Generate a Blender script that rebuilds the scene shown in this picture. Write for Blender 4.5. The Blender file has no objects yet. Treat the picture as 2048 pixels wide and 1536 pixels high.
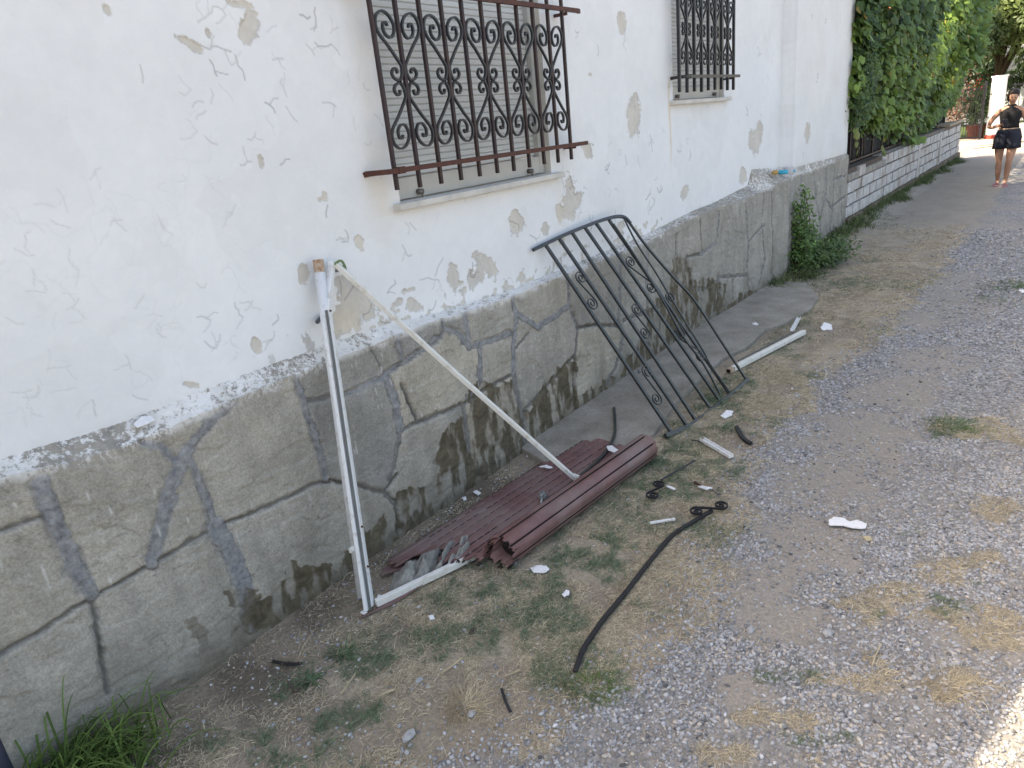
import bpy, math, random
import numpy as np
from mathutils import Vector, Matrix
random.seed(7); RNG = np.random.default_rng(11)
SC = bpy.context.scene; COL = SC.collection

# ------------------------------------------------------------------ camera
FPX, HC = 1400.0, 1.8                       # focal length in photo pixels, eye height
YAW, PIT, ROL = [math.radians(a) for a in (38.08, -19.72, -6.11)]
fwd = np.array([math.cos(PIT)*math.cos(YAW), math.cos(PIT)*math.sin(YAW), math.sin(PIT)])
_r0 = np.array([math.sin(YAW), -math.cos(YAW), 0]); _u0 = np.cross(_r0, fwd)
RT = math.cos(ROL)*_r0+math.sin(ROL)*_u0; UP = -math.sin(ROL)*_r0+math.cos(ROL)*_u0
CAM = np.array([0, 0, HC])
cd = bpy.data.cameras.new("camera"); cam = bpy.data.objects.new("camera", cd); COL.objects.link(cam)
cd.sensor_width = 36; cd.lens = 36*FPX/2048; cd.clip_end = 500; cd.clip_start = .05
cam.matrix_world = Matrix(((RT[0], UP[0], -fwd[0], 0), (RT[1], UP[1], -fwd[1], 0), (RT[2], UP[2], -fwd[2], HC), (0, 0, 0, 1)))
SC.camera = cam
# ------------------------------------------------------------------ light
SUN_EL = math.radians(50); SD = Vector((-.6*math.cos(SUN_EL), .8*math.cos(SUN_EL), math.sin(SUN_EL)))
w = bpy.data.worlds.new("World"); SC.world = w; w.use_nodes = True
nt = w.node_tree; sky = nt.nodes.new('ShaderNodeTexSky'); sky.sky_type = 'NISHITA'; sky.sun_disc = False
sky.sun_elevation = SUN_EL; sky.sun_rotation = math.atan2(SD.x, SD.y); sky.air_density = 1.0; sky.dust_density = 4.0; sky.ozone_density = 1.0
nt.links.new(sky.outputs[0], nt.nodes['Background'].inputs[0]); nt.nodes['Background'].inputs[1].default_value = .15
sl = bpy.data.lights.new("sun", 'SUN'); sl.energy = 3.2; sl.angle = math.radians(.6); sl.color = (1, .93, .82)
so = bpy.data.objects.new("sun", sl); COL.objects.link(so); so.rotation_euler = SD.to_track_quat('Z', 'Y').to_euler()
SC.view_settings.view_transform = 'Standard'; SC.view_settings.look = 'None'; SC.view_settings.gamma = 1
SC.view_settings.exposure = 1.74
SC.view_settings.use_white_balance = True; SC.view_settings.white_balance_temperature = 7650; SC.view_settings.white_balance_tint = 10
SC.view_settings.use_curve_mapping = False
SC.cycles.max_bounces = 6; SC.cycles.diffuse_bounces = 4

# ------------------------------------------------------------------ helpers
def ray(px, py): return FPX*fwd+(px-1024)*RT-(py-768)*UP
def G(px, py, z=0.0):
    d = ray(px, py); return CAM+d*((z-HC)/d[2])
def W(px, py, y):
    d = ray(px, py); return CAM+d*(y/d[1])
def XP(px, py, x):
    d = ray(px, py); return CAM+d*(x/d[0])
def sstep(a, b, x):
    t = np.clip((x-a)/(b-a), 0, 1); return t*t*(3-2*t)
def vnoise(x, y, seed=0):
    xi = np.floor(x).astype(np.int64); yi = np.floor(y).astype(np.int64); xf = x-xi; yf = y-yi
    def h(a, b):
        n = (a*374761393+b*668265263+seed*1442695041) & 0xffffffff
        n = ((n ^ (n >> 13))*1274126177) & 0xffffffff
        return ((n ^ (n >> 16)) & 0xffff)/65535.0
    u = xf*xf*(3-2*xf); v = yf*yf*(3-2*yf)
    return (h(xi, yi)*(1-u)+h(xi+1, yi)*u)*(1-v)+(h(xi, yi+1)*(1-u)+h(xi+1, yi+1)*u)*v
def fbm(x, y, f=1., o=4, seed=0):
    s = 0; a = .5; t = 0
    for i in range(o):
        s = s+a*vnoise(x*f, y*f, seed+i*17); t += a; a *= .5; f *= 2.03
    return s/t
def mesh_np(name, V, F, mat, parent=None, smooth=False, attrs=None):
    V = np.asarray(V, np.float32); me = bpy.data.meshes.new(name); F = np.asarray(F, np.int32)
    k = F.shape[1]; n = len(F)
    me.vertices.add(len(V)); me.vertices.foreach_set('co', V.ravel())
    me.loops.add(n*k); me.loops.foreach_set('vertex_index', F.ravel())
    me.polygons.add(n); me.polygons.foreach_set('loop_start', np.arange(0, n*k, k, dtype=np.int32))
    me.update(calc_edges=True)
    if smooth: me.polygons.foreach_set('use_smooth', np.ones(n, bool))
    for an, av in (attrs or {}).items():
        av = np.asarray(av, np.float32)
        if av.ndim == 2:
            a = me.color_attributes.new(an, 'FLOAT_COLOR', 'POINT'); a.data.foreach_set('color', np.c_[av, np.ones(len(av))].astype(np.float32).ravel())
        else:
            a = me.attributes.new(an, 'FLOAT', 'POINT'); a.data.foreach_set('value', av)
    me.materials.append(mat); o = bpy.data.objects.new(name, me); COL.objects.link(o)
    if parent: o.parent = parent
    return o
def gridfaces(nu, nv):
    i = np.arange(nu-1)[:, None]*nv+np.arange(nv-1)[None, :]; i = i.ravel()
    return np.c_[i, i+nv, i+nv+1, i+1]
class MB:
    def __init__(s): s.v = []; s.f = []
    def add(s, vs, fs):
        b = len(s.v); s.v += [tuple(map(float, p)) for p in vs]; s.f += [tuple(b+i for i in f) for f in fs]
    def box(s, c, d, R=None):
        vs = []
        for x in (-1, 1):
            for y in (-1, 1):
                for z in (-1, 1):
                    p = Vector((x*d[0]/2, y*d[1]/2, z*d[2]/2)); p = (R @ p) if R else p; vs.append(p+Vector(c))
        s.add(vs, [(0, 1, 3, 2), (4, 6, 7, 5), (0, 4, 5, 1), (2, 3, 7, 6), (0, 2, 6, 4), (1, 5, 7, 3)])
    def sweep(s, pts, wd, ht=None, n=4, nrm=None, cap=True, hollow=False):
        """bar along pts; wd across nrm x tangent, ht along nrm; n=4 rectangle else ellipse"""
        pts = [Vector(p) for p in pts]; ht = ht or wd; nrm = Vector(nrm) if nrm is not None else Vector((0, 0, 1))
        rings = []
        for i, p in enumerate(pts):
            t = (pts[min(i+1, len(pts)-1)]-pts[max(i-1, 0)]).normalized()
            a = t.cross(nrm)
            a = a.normalized() if a.length > 1e-4 else t.cross(Vector((1, 0, 0))).normalized()
            b = a.cross(t).normalized()
            ww = wd[i] if hasattr(wd, '__len__') else wd; hh = ht[i] if hasattr(ht, '__len__') else ht
            if n == 4: r = [p+a*ww/2*sx+b*hh/2*sy for sx, sy in ((-1, -1), (1, -1), (1, 1), (-1, 1))]
            else: r = [p+a*ww/2*math.cos(q*2*math.pi/n)+b*hh/2*math.sin(q*2*math.pi/n) for q in range(n)]
            rings.append(r)
        vs = [v for r in rings for v in r]; fs = []
        for i in range(len(rings)-1):
            for q in range(n): fs.append((i*n+q, i*n+(q+1) % n, (i+1)*n+(q+1) % n, (i+1)*n+q))
        if cap:
            fs.append(tuple(reversed(range(n)))); fs.append(tuple((len(rings)-1)*n+q for q in range(n)))
        s.add(vs, fs)
    def prism(s, poly, z0, z1):
        n = len(poly); vs = [(p[0], p[1], z0) for p in poly]+[(p[0], p[1], z1) for p in poly]
        s.add(vs, [tuple(reversed(range(n))), tuple(range(n, 2*n))]+[(i, (i+1) % n, n+(i+1) % n, n+i) for i in range(n)])
    def build(s, name, mat, parent=None, smooth=False, bevel=0):
        me = bpy.data.meshes.new(name); me.from_pydata(s.v, [], s.f); me.materials.append(mat); me.update()
        if smooth: me.polygons.foreach_set('use_smooth', [True]*len(me.polygons))
        o = bpy.data.objects.new(name, me); COL.objects.link(o)
        if parent: o.parent = parent
        if bevel:
            m = o.modifiers.new('bevel', 'BEVEL'); m.width = bevel; m.segments = 2; m.limit_method = 'ANGLE'
        return o
def spline(pts, k=6):
    P = [Vector(p) for p in pts]; out = []
    for i in range(len(P)-1):
        a, b, c, d = P[max(i-1, 0)], P[i], P[i+1], P[min(i+2, len(P)-1)]
        for j in range(k):
            t = j/k; out.append(.5*((2*b)+(c-a)*t+(2*a-5*b+4*c-d)*t*t+(3*b-a-3*c+d)*t**3))
    out.append(P[-1]); return out
def tag(o, label=None, cat=None, group=None, kind=None):
    for k, v in (('label', label), ('category', cat), ('group', group), ('kind', kind)):
        if v: o[k] = v
    return o
def empty(name, loc=(0, 0, 0)):
    o = bpy.data.objects.new(name, None); COL.objects.link(o); o.empty_display_size = .1
    return o
# ------------------------------------------------------------------ materials
class M:
    def __init__(s, name, rough=.8, metal=0, spec=.3):
        s.m = bpy.data.materials.new(name); s.m.use_nodes = True; s.t = s.m.node_tree; s.b = s.t.nodes['Principled BSDF']
        s.b.inputs['Roughness'].default_value = rough; s.b.inputs['Metallic'].default_value = metal
        s.b.inputs['Specular IOR Level'].default_value = spec; s.L = s.t.links
        s.tc = s.t.nodes.new('ShaderNodeTexCoord')
    def n(s, t, **k):
        o = s.t.nodes.new(t)
        for a, v in k.items(): setattr(o, a, v)
        return o
    def noise(s, sc, det=4, rough=.6, vec=None, scale3=None, obj='Object'):
        o = s.n('ShaderNodeTexNoise'); o.inputs['Scale'].default_value = sc; o.inputs['Detail'].default_value = det; o.inputs['Roughness'].default_value = rough
        v = s.tc.outputs[obj]
        if scale3:
            mp = s.n('ShaderNodeMapping'); mp.inputs['Scale'].default_value = scale3; s.L.new(v, mp.inputs[0]); v = mp.outputs[0]
        s.L.new(v, o.inputs['Vector']); return o.outputs['Fac']
    def ramp(s, fac, a, b, ca=(0, 0, 0), cb=(1, 1, 1)):
        o = s.n('ShaderNodeValToRGB'); e = o.color_ramp.elements; e[0].position = a; e[1].position = b; e[0].color = (*ca, 1); e[1].color = (*cb, 1)
        s.L.new(fac, o.inputs[0]); return o.outputs[0]
    def mix(s, fac, a, b, mode='MIX'):
        o = s.n('ShaderNodeMix', data_type='RGBA', blend_type=mode)
        for i, v in ((0, fac), (6, a), (7, b)):
            if isinstance(v, (int, float)): o.inputs[i].default_value = v
            elif isinstance(v, tuple): o.inputs[i].default_value = (*v, 1)
            else: s.L.new(v, o.inputs[i])
        return o.outputs[2]
    def attr(s, name, out='Fac'):
        o = s.n('ShaderNodeAttribute'); o.attribute_name = name; return o.outputs[out]
    def math(s, op, a, b=0.0, clamp=False):
        o = s.n('ShaderNodeMath', operation=op, use_clamp=clamp)
        for i, v in ((0, a), (1, b)):
            if isinstance(v, (int, float)): o.inputs[i].default_value = v
            else: s.L.new(v, o.inputs[i])
        return o.outputs[0]
    def col(s, c):
        if isinstance(c, tuple): s.b.inputs['Base Color'].default_value = (*c, 1)
        else: s.L.new(c, s.b.inputs['Base Color'])
    def bump(s, h, strength=.4, dist=.01):
        o = s.n('ShaderNodeBump'); o.inputs['Strength'].default_value = strength; o.inputs['Distance'].default_value = dist
        s.L.new(h, o.inputs['Height']); s.L.new(o.outputs[0], s.b.inputs['Normal'])
def simple(name, c, rough=.7, metal=0, var=.25, sc=12, c2=None, spec=.3, bump=.15, thr=(.35, .7)):
    m = M(name, rough, metal, spec); nz = m.noise(sc, 5)
    c2 = c2 or tuple(x*(1-var) for x in c)
    m.col(m.ramp(nz, thr[0], thr[1], c2, c)); m.bump(m.noise(sc*6, 3), bump, .004); return m.m

# plaster: white flaking paint over beige render
m = M('white_plaster', .85)
base = m.ramp(m.noise(1.3, 4), .3, .75, (.77, .785, .79), (.85, .86, .86))
base = m.mix(.35, base, m.ramp(m.noise(14, 6), .35, .65, (.80, .81, .82), (.90, .90, .90)), 'MULTIPLY')
und = m.mix(.6, m.ramp(m.noise(30, 5), .3, .7, (.50, .47, .41), (.66, .62, .56)), m.ramp(m.noise(5, 3), .3, .7, (.5, .48, .45), (.68, .65, .58)))
c = m.mix(m.attr('dirt'), base, (.42, .40, .36)); c = m.mix(m.attr('peel'), c, und)
c = m.mix(m.attr('stain'), c, (.60, .44, .20)); c = m.mix(m.attr('crack_rim_shade'), c, (.17, .16, .16))
m.col(c); m.bump(m.noise(55, 5), .35, .006); PLASTER = m.m
# plinth stone
m = M('grey_stone_cladding', .85)
tint = m.attr('tint')
s1 = m.ramp(m.noise(3.5, 6, .65), .32, .68, (.27, .255, .22), (.51, .485, .43))
s2 = m.ramp(m.noise(9, 7, .75, scale3=(1, 1, .3)), .34, .66, (.27, .26, .235), (.52, .485, .42))
c = m.mix(.5, s1, s2)
tn = m.mix(tint, (.74, .76, .79), (1.17, 1.13, 1.05)); c = m.mix(1.0, c, tn, 'MULTIPLY')
fine = m.ramp(m.noise(110, 5, .8), .36, .64, (.62, .62, .62), (1.2, 1.2, 1.2)); c = m.mix(.75, c, fine, 'MULTIPLY')
strk = m.ramp(m.noise(22, 3, .6, scale3=(1, 1, .06)), .62, .74); c = m.mix(m.math('MULTIPLY', strk, .22), c, (.5, .49, .45))
mort = m.ramp(m.noise(24, 7, .75), .36, .64, (.15, .155, .165), (.34, .34, .335))
c = m.mix(m.attr('mortar'), c, mort)
c = m.mix(m.attr('seam'), c, (.085, .075, .06))
dm = m.ramp(m.noise(16, 6, .75), .3, .7, (.06, .05, .032), (.17, .14, .095)); c = m.mix(m.attr('damp'), c, dm)
pn = m.math('ADD', m.noise(42, 7, .8, scale3=(1, 1, .6)), m.math('MULTIPLY', m.math('SUBTRACT', m.attr('white'), .5), .30)); pt = m.ramp(pn, .455, .53); lw = m.mix(pt, m.ramp(m.noise(12, 4), .4, .6, (.25, .23, .20), (.36, .33, .28)), m.ramp(m.noise(9, 5), .3, .7, (.62, .60, .555), (.80, .79, .77))); c = m.mix(m.attr('lime'), c, lw)
c = m.mix(m.attr('drip'), c, (.68, .67, .63))
m.col(c); m.bump(m.noise(90, 6, .7), .55, .006); STONE = m.m
# soil / ground sheet : zone colours from attribute, grain procedural
m = M('earth_and_dust', .95)
g = m.ramp(m.noise(70, 6, .75), .25, .75, (.55, .55, .55), (1.35, 1.35, 1.35))
c = m.mix(1.0, m.attr('zone', 'Color'), g, 'MULTIPLY')
vo = m.n('ShaderNodeTexVoronoi'); vo.inputs['Scale'].default_value = 55; m.L.new(m.tc.outputs['Object'], vo.inputs['Vector'])
st = m.mix(1.0, m.ramp(vo.outputs['Color'], .1, .9, (.17, .175, .19), (.46, .46, .47)), m.ramp(vo.outputs['Distance'], .35, .75, (1, 1, 1), (.45, .43, .40)), 'MULTIPLY')
c = m.mix(m.attr('stony'), c, st); m.col(c)
m.bump(m.mix(.5, m.noise(45, 6, .75), vo.outputs['Distance']), .6, .012); SOIL = m.m
def attrmat(name, rough=.8, spec=.25, trans=0):
    m = M(name, rough, 0, spec); m.col(m.attr('col', 'Color'))
    if trans:
        tr = m.n('ShaderNodeBsdfTranslucent'); m.L.new(m.attr('col', 'Color'), tr.inputs[0]); mx = m.n('ShaderNodeMixShader'); mx.inputs[0].default_value = trans
        m.L.new(m.b.outputs[0], mx.inputs[1]); m.L.new(tr.outputs[0], mx.inputs[2]); m.L.new(mx.outputs[0], m.t.nodes['Material Output'].inputs[0])
    return m.m
LEAF = attrmat('leaf', .5, .4, .3); BLADE = attrmat('grass_blade', .7, .2, .15)
m = M('gravel', .85, 0, .3); m.col(m.mix(.6, m.attr('col', 'Color'), m.ramp(m.noise(160, 4, .7), .3, .7, (.7, .7, .7), (1.2, 1.2, 1.2)), 'MULTIPLY')); GRAV = m.m
m = M('concrete', .9); c = m.ramp(m.noise(4, 6, .7), .3, .7, (.21, .19, .155), (.38, .35, .30)); c = m.mix(.6, c, m.ramp(m.noise(60, 5, .7), .3, .7, (.6, .6, .6), (1.2, 1.2, 1.2)), 'MULTIPLY'); m.col(c); m.bump(m.noise(50, 6), .6, .01); CONC = m.m
RUST = simple('rusty_brown_iron', (.060, .030, .026), .6, .2, sc=25, c2=(.115, .042, .028), thr=(.35, .66))
DIRON = simple('dark_plum_iron', (.028, .019, .023), .5, .1, sc=18, c2=(.050, .026, .023), spec=.35, thr=(.3, .62))
BIRON = simple('black_painted_iron', (.022, .022, .028), .4, .2, sc=15, spec=.5)
BIRON2 = simple('black_railing_iron', (.018, .021, .021), .38, .1, sc=30, c2=(.045, .045, .042), spec=.6)
WMET = simple('white_painted_metal', (.72, .73, .73), .4, 0, sc=30, c2=(.52, .49, .43), thr=(.28, .46), spec=.5)
CREAM = simple('cream_painted_metal', (.72, .71, .66), .45, 0, sc=25, c2=(.56, .52, .44), thr=(.28, .48))
RUSTE = simple('flaking_rust', (.30, .15, .07), .9, 0, sc=60, c2=(.5, .42, .33))
m = M('grey_plastic_shutter', .5, 0, .4); sx = m.n('ShaderNodeSeparateXYZ'); m.L.new(m.tc.outputs['Object'], sx.inputs[0])
c = m.ramp(m.noise(2, 3), .3, .7, (.53, .545, .525), (.63, .64, .62)); m.col(c); SHUT = m.m
BOXM = simple('grey_beige_metal', (.50, .50, .47), .55, 0, .12, 5)
MARB = simple('marble_sill', (.66, .64, .59), .55, 0, .25, 7)
m = M('brown_plastic_slats', .5, 0, .35); c = m.ramp(m.noise(7, 5, .7), .3, .72, (.125, .062, .058), (.21, .115, .107)); c = m.mix(m.ramp(m.noise(2.5, 5, .6), .42, .68), c, (.22, .165, .15)); m.col(c); m.bump(m.noise(80, 3), .1, .003); BROWN = m.m
DARK = simple('black_gap', (.01, .009, .009), .9)
RUBB = simple('black_rubber_strip', (.028, .027, .029), .55, 0, .4, 25, spec=.4)
SEAL = simple('grey_green_seal', (.065, .07, .063), .6, 0, .4, 30, c2=(.03, .033, .03))
CLOTH = simple('dusty_grey_netting', (.33, .325, .29), .95, 0, .45, 22)
CHIP = simple('white_plaster_flake', (.80, .80, .80), .8, 0, .12, 60)
BLOCK = M('white_limed_block', .9); m = BLOCK
c = m.ramp(m.noise(8, 6, .7), .3, .7, (.40, .385, .365), (.64, .62, .60)); c = m.mix(m.ramp(m.noise(2.2, 4, .6), .52, .68), c, (.37, .33, .285)); m.col(c); m.bump(m.noise(50, 5), .5, .01); BLOCK = m.m
JOINT = simple('dark_mortar', (.14, .11, .09), .95); CAPST = simple('cap_slab', (.52, .44, .33), .9, 0, .35, 15)
BARK = simple('bark', (.10, .075, .055), .95, 0, .4, 20); STEM = simple('green_stem', (.12, .12, .06), .8)
SKIN = simple('skin', (.42, .235, .16), .5, 0, .08, 8, bump=.02); HAIR = simple('dark_hair', (.018, .013, .011), .5, 0, .3, 60)
BLKTOP = simple('black_jersey', (.012, .012, .014), .85); SHORT = simple('navy_cotton', (.018, .022, .035), .85); SAND = simple('pink_rubber', (.5, .28, .30), .6)
ASPH = simple('pale_street', (.36, .31, .27), .95, 0, .12, 3)
WPAINT = simple('white_pillar_paint', (.78, .78, .80), .7, 0, .05, 4); REDP = simple('red_paint', (.42, .07, .05), .6)
TERRA = simple('terracotta', (.40, .13, .07), .8); DFENCE = simple('black_fence_screen', (.02, .02, .022), .8)
TWIG = simple('dry_wood', (.10, .075, .06), .9, 0, .4, 40); STRAWM = simple('pale_straw', (.50, .42, .28), .8)

# ------------------------------------------------------------------ digitised outlines (wall features measured on the wall plane)
YW, YS = 2.40, 2.33           # plaster face, stone face
XJ1, XJ2, XEND = 8.2, 8.22, 10.80
def ywall(x): return np.interp(x, [-9, XJ1, XJ2, 20], [YW, YW, 2.26, 2.26])
def ystone(x): return np.interp(x, [-9, 5.4, 7.3, 7.92, 7.98, 20], [YS, YS, 2.23, 2.205, 2.24, 2.235])
STP = [(0, 955), (141, 925), (300, 876), (449, 807), (509, 779), (584, 753), (607, 746), (679, 714), (747, 692), (797, 668), (882, 638), (966, 612), (1041, 587), (1135, 547), (1191, 524), (1291, 484), (1400, 439), (1439, 419), (1493, 400), (1529, 382), (1567, 361), (1603, 344), (1628, 338), (1671, 321), (1696, 310)]
_s = np.array([W(a, b, 2.33 if a < 1400 else (2.22 if a < 1560 else 2.235)) for a, b in STP])
def ztop(x): return np.interp(x, _s[:, 0], _s[:, 2])+.006*(vnoise(x*9, x*0+3, 5)-.5)+.006*(vnoise(x*40, x*0+9, 6)-.5)
WBP = [(0, 918), (200, 858), (300, 822), (400, 780), (500, 745), (600, 708), (700, 672), (760, 655), (800, 645), (900, 622), (1000, 590), (1130, 540), (1200, 512), (1290, 470), (1400, 420), (1495, 372), (1503, 338), (1590, 333), (1692, 306)]
_w = np.array([W(a, b, 2.40 if a < 1580 else 2.26) for a, b in WBP])
def zwb(x): return np.maximum(np.interp(x, _w[:, 0], _w[:, 2]), ztop(x)+.012)
# windows: opening rectangles in the plaster (x0,x1,z0,z1)
W1 = (2.375, 3.66, 1.545, 2.95); W2 = (5.44, 6.52, 1.90, 3.0)

house = empty('house'); tag(house, 'white plastered house with flaking paint, barred windows and a grey stone plinth', 'house')

# ---- plaster face
xs = np.r_[-6, -3, -1.2, -.4, np.arange(.2, 5.2, .0046), np.arange(5.2, 8.6, .010), np.arange(8.6, XEND+.001, .03)]
xs[-1] = XEND
for wx in (W1[0], W1[1], W2[0], W2[1], XJ1, XJ2): xs[np.argmin(abs(xs-wx))] = wx
zs = np.r_[.82, np.arange(.88, 2.75, .0047), 2.8, W1[3], W2[3], 3.05, 3.2]
for wz in (W1[2], W2[2]): zs[np.argmin(abs(zs-wz))] = wz
X, Z = np.meshgrid(xs, zs, indexing='ij')
peel = np.zeros(X.shape)
PE = [(498, 57, 20, 34, .2), (372, 82, 22, 12, .5), (392, 95, 12, 12, 0), (416, 66, 6, 12, 0), (478, 8, 26, 9, 0), (720, 490, 8, 22, -.2), (607, 552, 11, 22, .2), (522, 322, 5, 14, 0), (650, 395, 6, 9, 0),
      (702, 600, 26, 42, -.3), (695, 640, 26, 26, 0), (726, 600, 10, 30, -.6), (738, 632, 12, 8, 0), (512, 690, 10, 22, -.2), (715, 655, 8, 14, 0), (745, 660, 7, 8, 0), (690, 575, 18, 25, 0), (1032, 445, 15, 26, -.2), (1140, 400, 15, 38, .1), (1152, 405, 20, 14, -.5), (1122, 425, 8, 16, 0), (1090, 460, 8, 13, 0), (908, 553, 11, 28, -.1),
      (916, 568, 14, 8, 0), (944, 560, 9, 20, 0), (972, 528, 26, 15, .6), (958, 545, 10, 22, .3), (808, 583, 6, 6, 0), (825, 608, 9, 11, 0), (800, 604, 8, 8, 0), (824, 579, 8, 4, 0), (796, 622, 4, 4, 0), (1243, 45, 8, 20, 0), (1268, 238, 12, 32, 0), (1272, 200, 5, 12, -.2),
      (1512, 285, 8, 22, .3), (1520, 262, 6, 22, .3), (1502, 278, 5, 16, 0), (1487, 350, 7, 17, .1), (1370, 385, 7, 13, -.2), (1176, 303, 9, 17, 0), (1174, 292, 12, 8, 0), (1242, 452, 10, 10, 0), (1240, 462, 8, 10, .3), (1124, 482, 6, 7, 0), (1590, 268, 5, 20, 0), (380, 770, 20, 5, .5), (1080, 40, 1, 1, 0), (215, 20, 7, 9, 0), (1205, 520, 6, 4, 0), (1180, 150, 4, 4, 0), (640, 400, 4, 4, 0)]
NX = fbm(X, Z, 14, 4, 3)-.5; NZ = fbm(X, Z, 14, 4, 8)-.5
def blobs(lst, yw, X, Z, amp=.9, soft=.10):
    out = np.zeros(X.shape)
    for (px, py, rx, ry, ti) in lst:
        P = W(px, py, yw); ax = W(px+rx, py, yw)-P; az = W(px, py-ry, yw)-P
        sx, sz = abs(ax[0])+1e-4, abs(az[2])+1e-4
        R = 2.2*max(sx, sz); msk = (abs(X-P[0]) < R) & (abs(Z-P[2]) < R)
        if not msk.any(): continue
        dx = (X[msk]-P[0]); dz = (Z[msk]-P[2]); c_, s_ = math.cos(ti), math.sin(ti)
        u = (dx*c_-dz*s_)/sx; v = (dx*s_+dz*c_)/sz
        r = np.sqrt(u*u+v*v)+amp*1.3*NX[msk]+amp*.8*(fbm(X[msk], Z[msk], 60, 2, 9)-.5)
        out[msk] = np.maximum(out[msk], sstep(1+soft, 1-soft, r))
    return out
peel = blobs(PE, 2.4, X, Z)
# flaky chipping close above the plinth
near = np.exp(-np.maximum(Z-zwb(X), 0)/.07); chips = sstep(.62, .66, fbm(X, Z, 22, 4, 40)+.14*near*sstep(1.0, 2.2, X)-.04)
peel = np.maximum(peel, chips*(near > .25)*sstep(1.2, 2.2, X)*(X < 5.2))
crack_rim_shade = np.zeros(X.shape)
def stroke(P, width, strength):
    """soft stroke into crack array; P list of (x,z)"""
    for (x0, z0), (x1, z1) in zip(P[:-1], P[1:]):
        i0, i1 = np.searchsorted(xs, [min(x0, x1)-.02, max(x0, x1)+.02]); j0, j1 = np.searchsorted(zs, [min(z0, z1)-.02, max(z0, z1)+.02])
        if i1 <= i0 or j1 <= j0: continue
        xx = X[i0:i1, j0:j1]; zz = Z[i0:i1, j0:j1]; dx, dz = x1-x0, z1-z0; L = dx*dx+dz*dz+1e-9
        t = np.clip(((xx-x0)*dx+(zz-z0)*dz)/L, 0, 1); d = np.hypot(xx-x0-t*dx, zz-z0-t*dz)
        crack_rim_shade[i0:i1, j0:j1] = np.maximum(crack_rim_shade[i0:i1, j0:j1], strength*np.clip(1.3-d/width, 0, 1))
def walkcrack(x, z, ln, ang, wd, st, depth=0):
    P = [(x, z)]; n = max(3, int(ln/.018))
    for i in range(n):
        ang += random.gauss(0, .55); P.append((P[-1][0]+math.cos(ang)*.018, P[-1][1]+math.sin(ang)*.018))
        if depth < 1 and random.random() < .16: walkcrack(*P[-1], ln*.35, ang+random.choice((-1, 1))*1.1, wd*.8, st*.8, depth+1)
    stroke(P, wd, st*(.6 if x < 1.5 else .9))
CK = [(395, 45, 30, 0), (400, 90, 40, 0), (470, 110, 30, 1), (645, 205, 24, 1), (630, 15, 26, 1), (545, 120, 20, 0), (630, 85, 26, 1), (600, 30, 18, 0), (420, 120, 12, 1), (360, 185, 20, 0), (530, 205, 10, 0), (280, 130, 18, 0), (385, 215, 18, 0), (410, 272, 12, 1), (560, 330, 20, 0), (480, 330, 20, 0), (655, 410, 20, 1), (690, 460, 26, 1), (805, 490, 26, 1), (395, 635, 14, 0), (440, 670, 36, 1), (470, 605, 24, 1), (490, 622, 20, 0), (185, 800, 16, 1), (250, 710, 16, 0), (265, 790, 16, 1), (545, 650, 20, 0), (530, 700, 28, 0), (840, 560, 40, 0), (870, 552, 30, 0), (790, 560, 24, 1), (945, 525, 26, 1), (1020, 440, 24, 1), (1060, 470, 18, 0), (1140, 375, 26, 1), (1180, 430, 26, 0), (1250, 60, 18, 1), (1355, 300, 14, 1), (1300, 270, 20, 1), (1275, 195, 20, 1), (1492, 212, 14, 1), (1315, 375, 20, 1), (1290, 400, 20, 0), (1230, 420, 18, 0), (1150, 60, 12, 1), (1195, 90, 14, 1), (1250, 310, 14, 1), (1380, 300, 10, 1), (1210, 340, 16, 1), (1460, 20, 10, 1), (1520, 100, 10, 1), (1610, 150, 14, 1), (1625, 40, 14, 1), (1300, 420, 20, 0), (760, 640, 20, 0), (745, 605, 26, 1), (680, 560, 26, 1), (690, 600, 30, 0), (860, 620, 20, 0)]
for px, py, ln, vert in CK:
    P = W(px, py, 2.4); d = np.linalg.norm(P-CAM)/FPX
    walkcrack(P[0], P[2], ln*d*1.6, (-1.4 if vert else random.uniform(-.8, .8))+random.gauss(0, .2), .0024+.0005*P[0], random.uniform(.35, .7) if px < 560 else random.uniform(.4, .75))
for i in range(260):
    px = random.uniform(0, 1640); py = random.uniform(0, 900); P = W(px, py, 2.4)
    if P[2] < 1.0 or vnoise(np.array(P[0]*1.1), np.array(P[2]*1.4), 77) < (.60 if px < 330 else .36): continue
    walkcrack(P[0], P[2], random.uniform(.02, .09), random.uniform(-3, 3), .0022+.0005*P[0], random.uniform(.12, .4))
# long faint hairlines on left
for i in range(12):
    P = W(random.uniform(0, 500), random.uniform(150, 700), 2.4); walkcrack(P[0], P[2], random.uniform(.2, .4), random.uniform(-.3, .3), .0025, .09, 1)
stain = np.zeros(X.shape)
xr = W(1340, 240, 2.4)[0]; stain += .75*np.exp(-((X-xr-.01*np.sin(Z*9))/.013)**2)*(Z > 1.36)*(Z < 2.07)*sstep(1.3, 1.7, Z)*(.6+.4*vnoise(X*0, Z*20, 3))
stain += .18*np.exp(-((X-2.24)/.08)**2-((Z-1.6)/.16)**2)+.10*np.exp(-((X-2.28)/.06)**2)*(Z > 1.5)+.10*np.exp(-((X-3.75)/.05)**2)*(Z > 1.2)*(Z < 1.55)
stain += .22*np.exp(-((X-W(690, 670, 2.4)[0])/.12)**2-((Z-1.1)/.08)**2)+.12*(X > XJ2)*fbm(X, Z, 3, 3, 5)
dirt = .25*np.exp(-np.maximum(Z-zwb(X), 0)/.03)*fbm(X, Z, 20, 3, 31)+.10*(fbm(X, Z, 2.5, 4, 51) > .55)*fbm(X, Z, 5, 3, 52)
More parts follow.
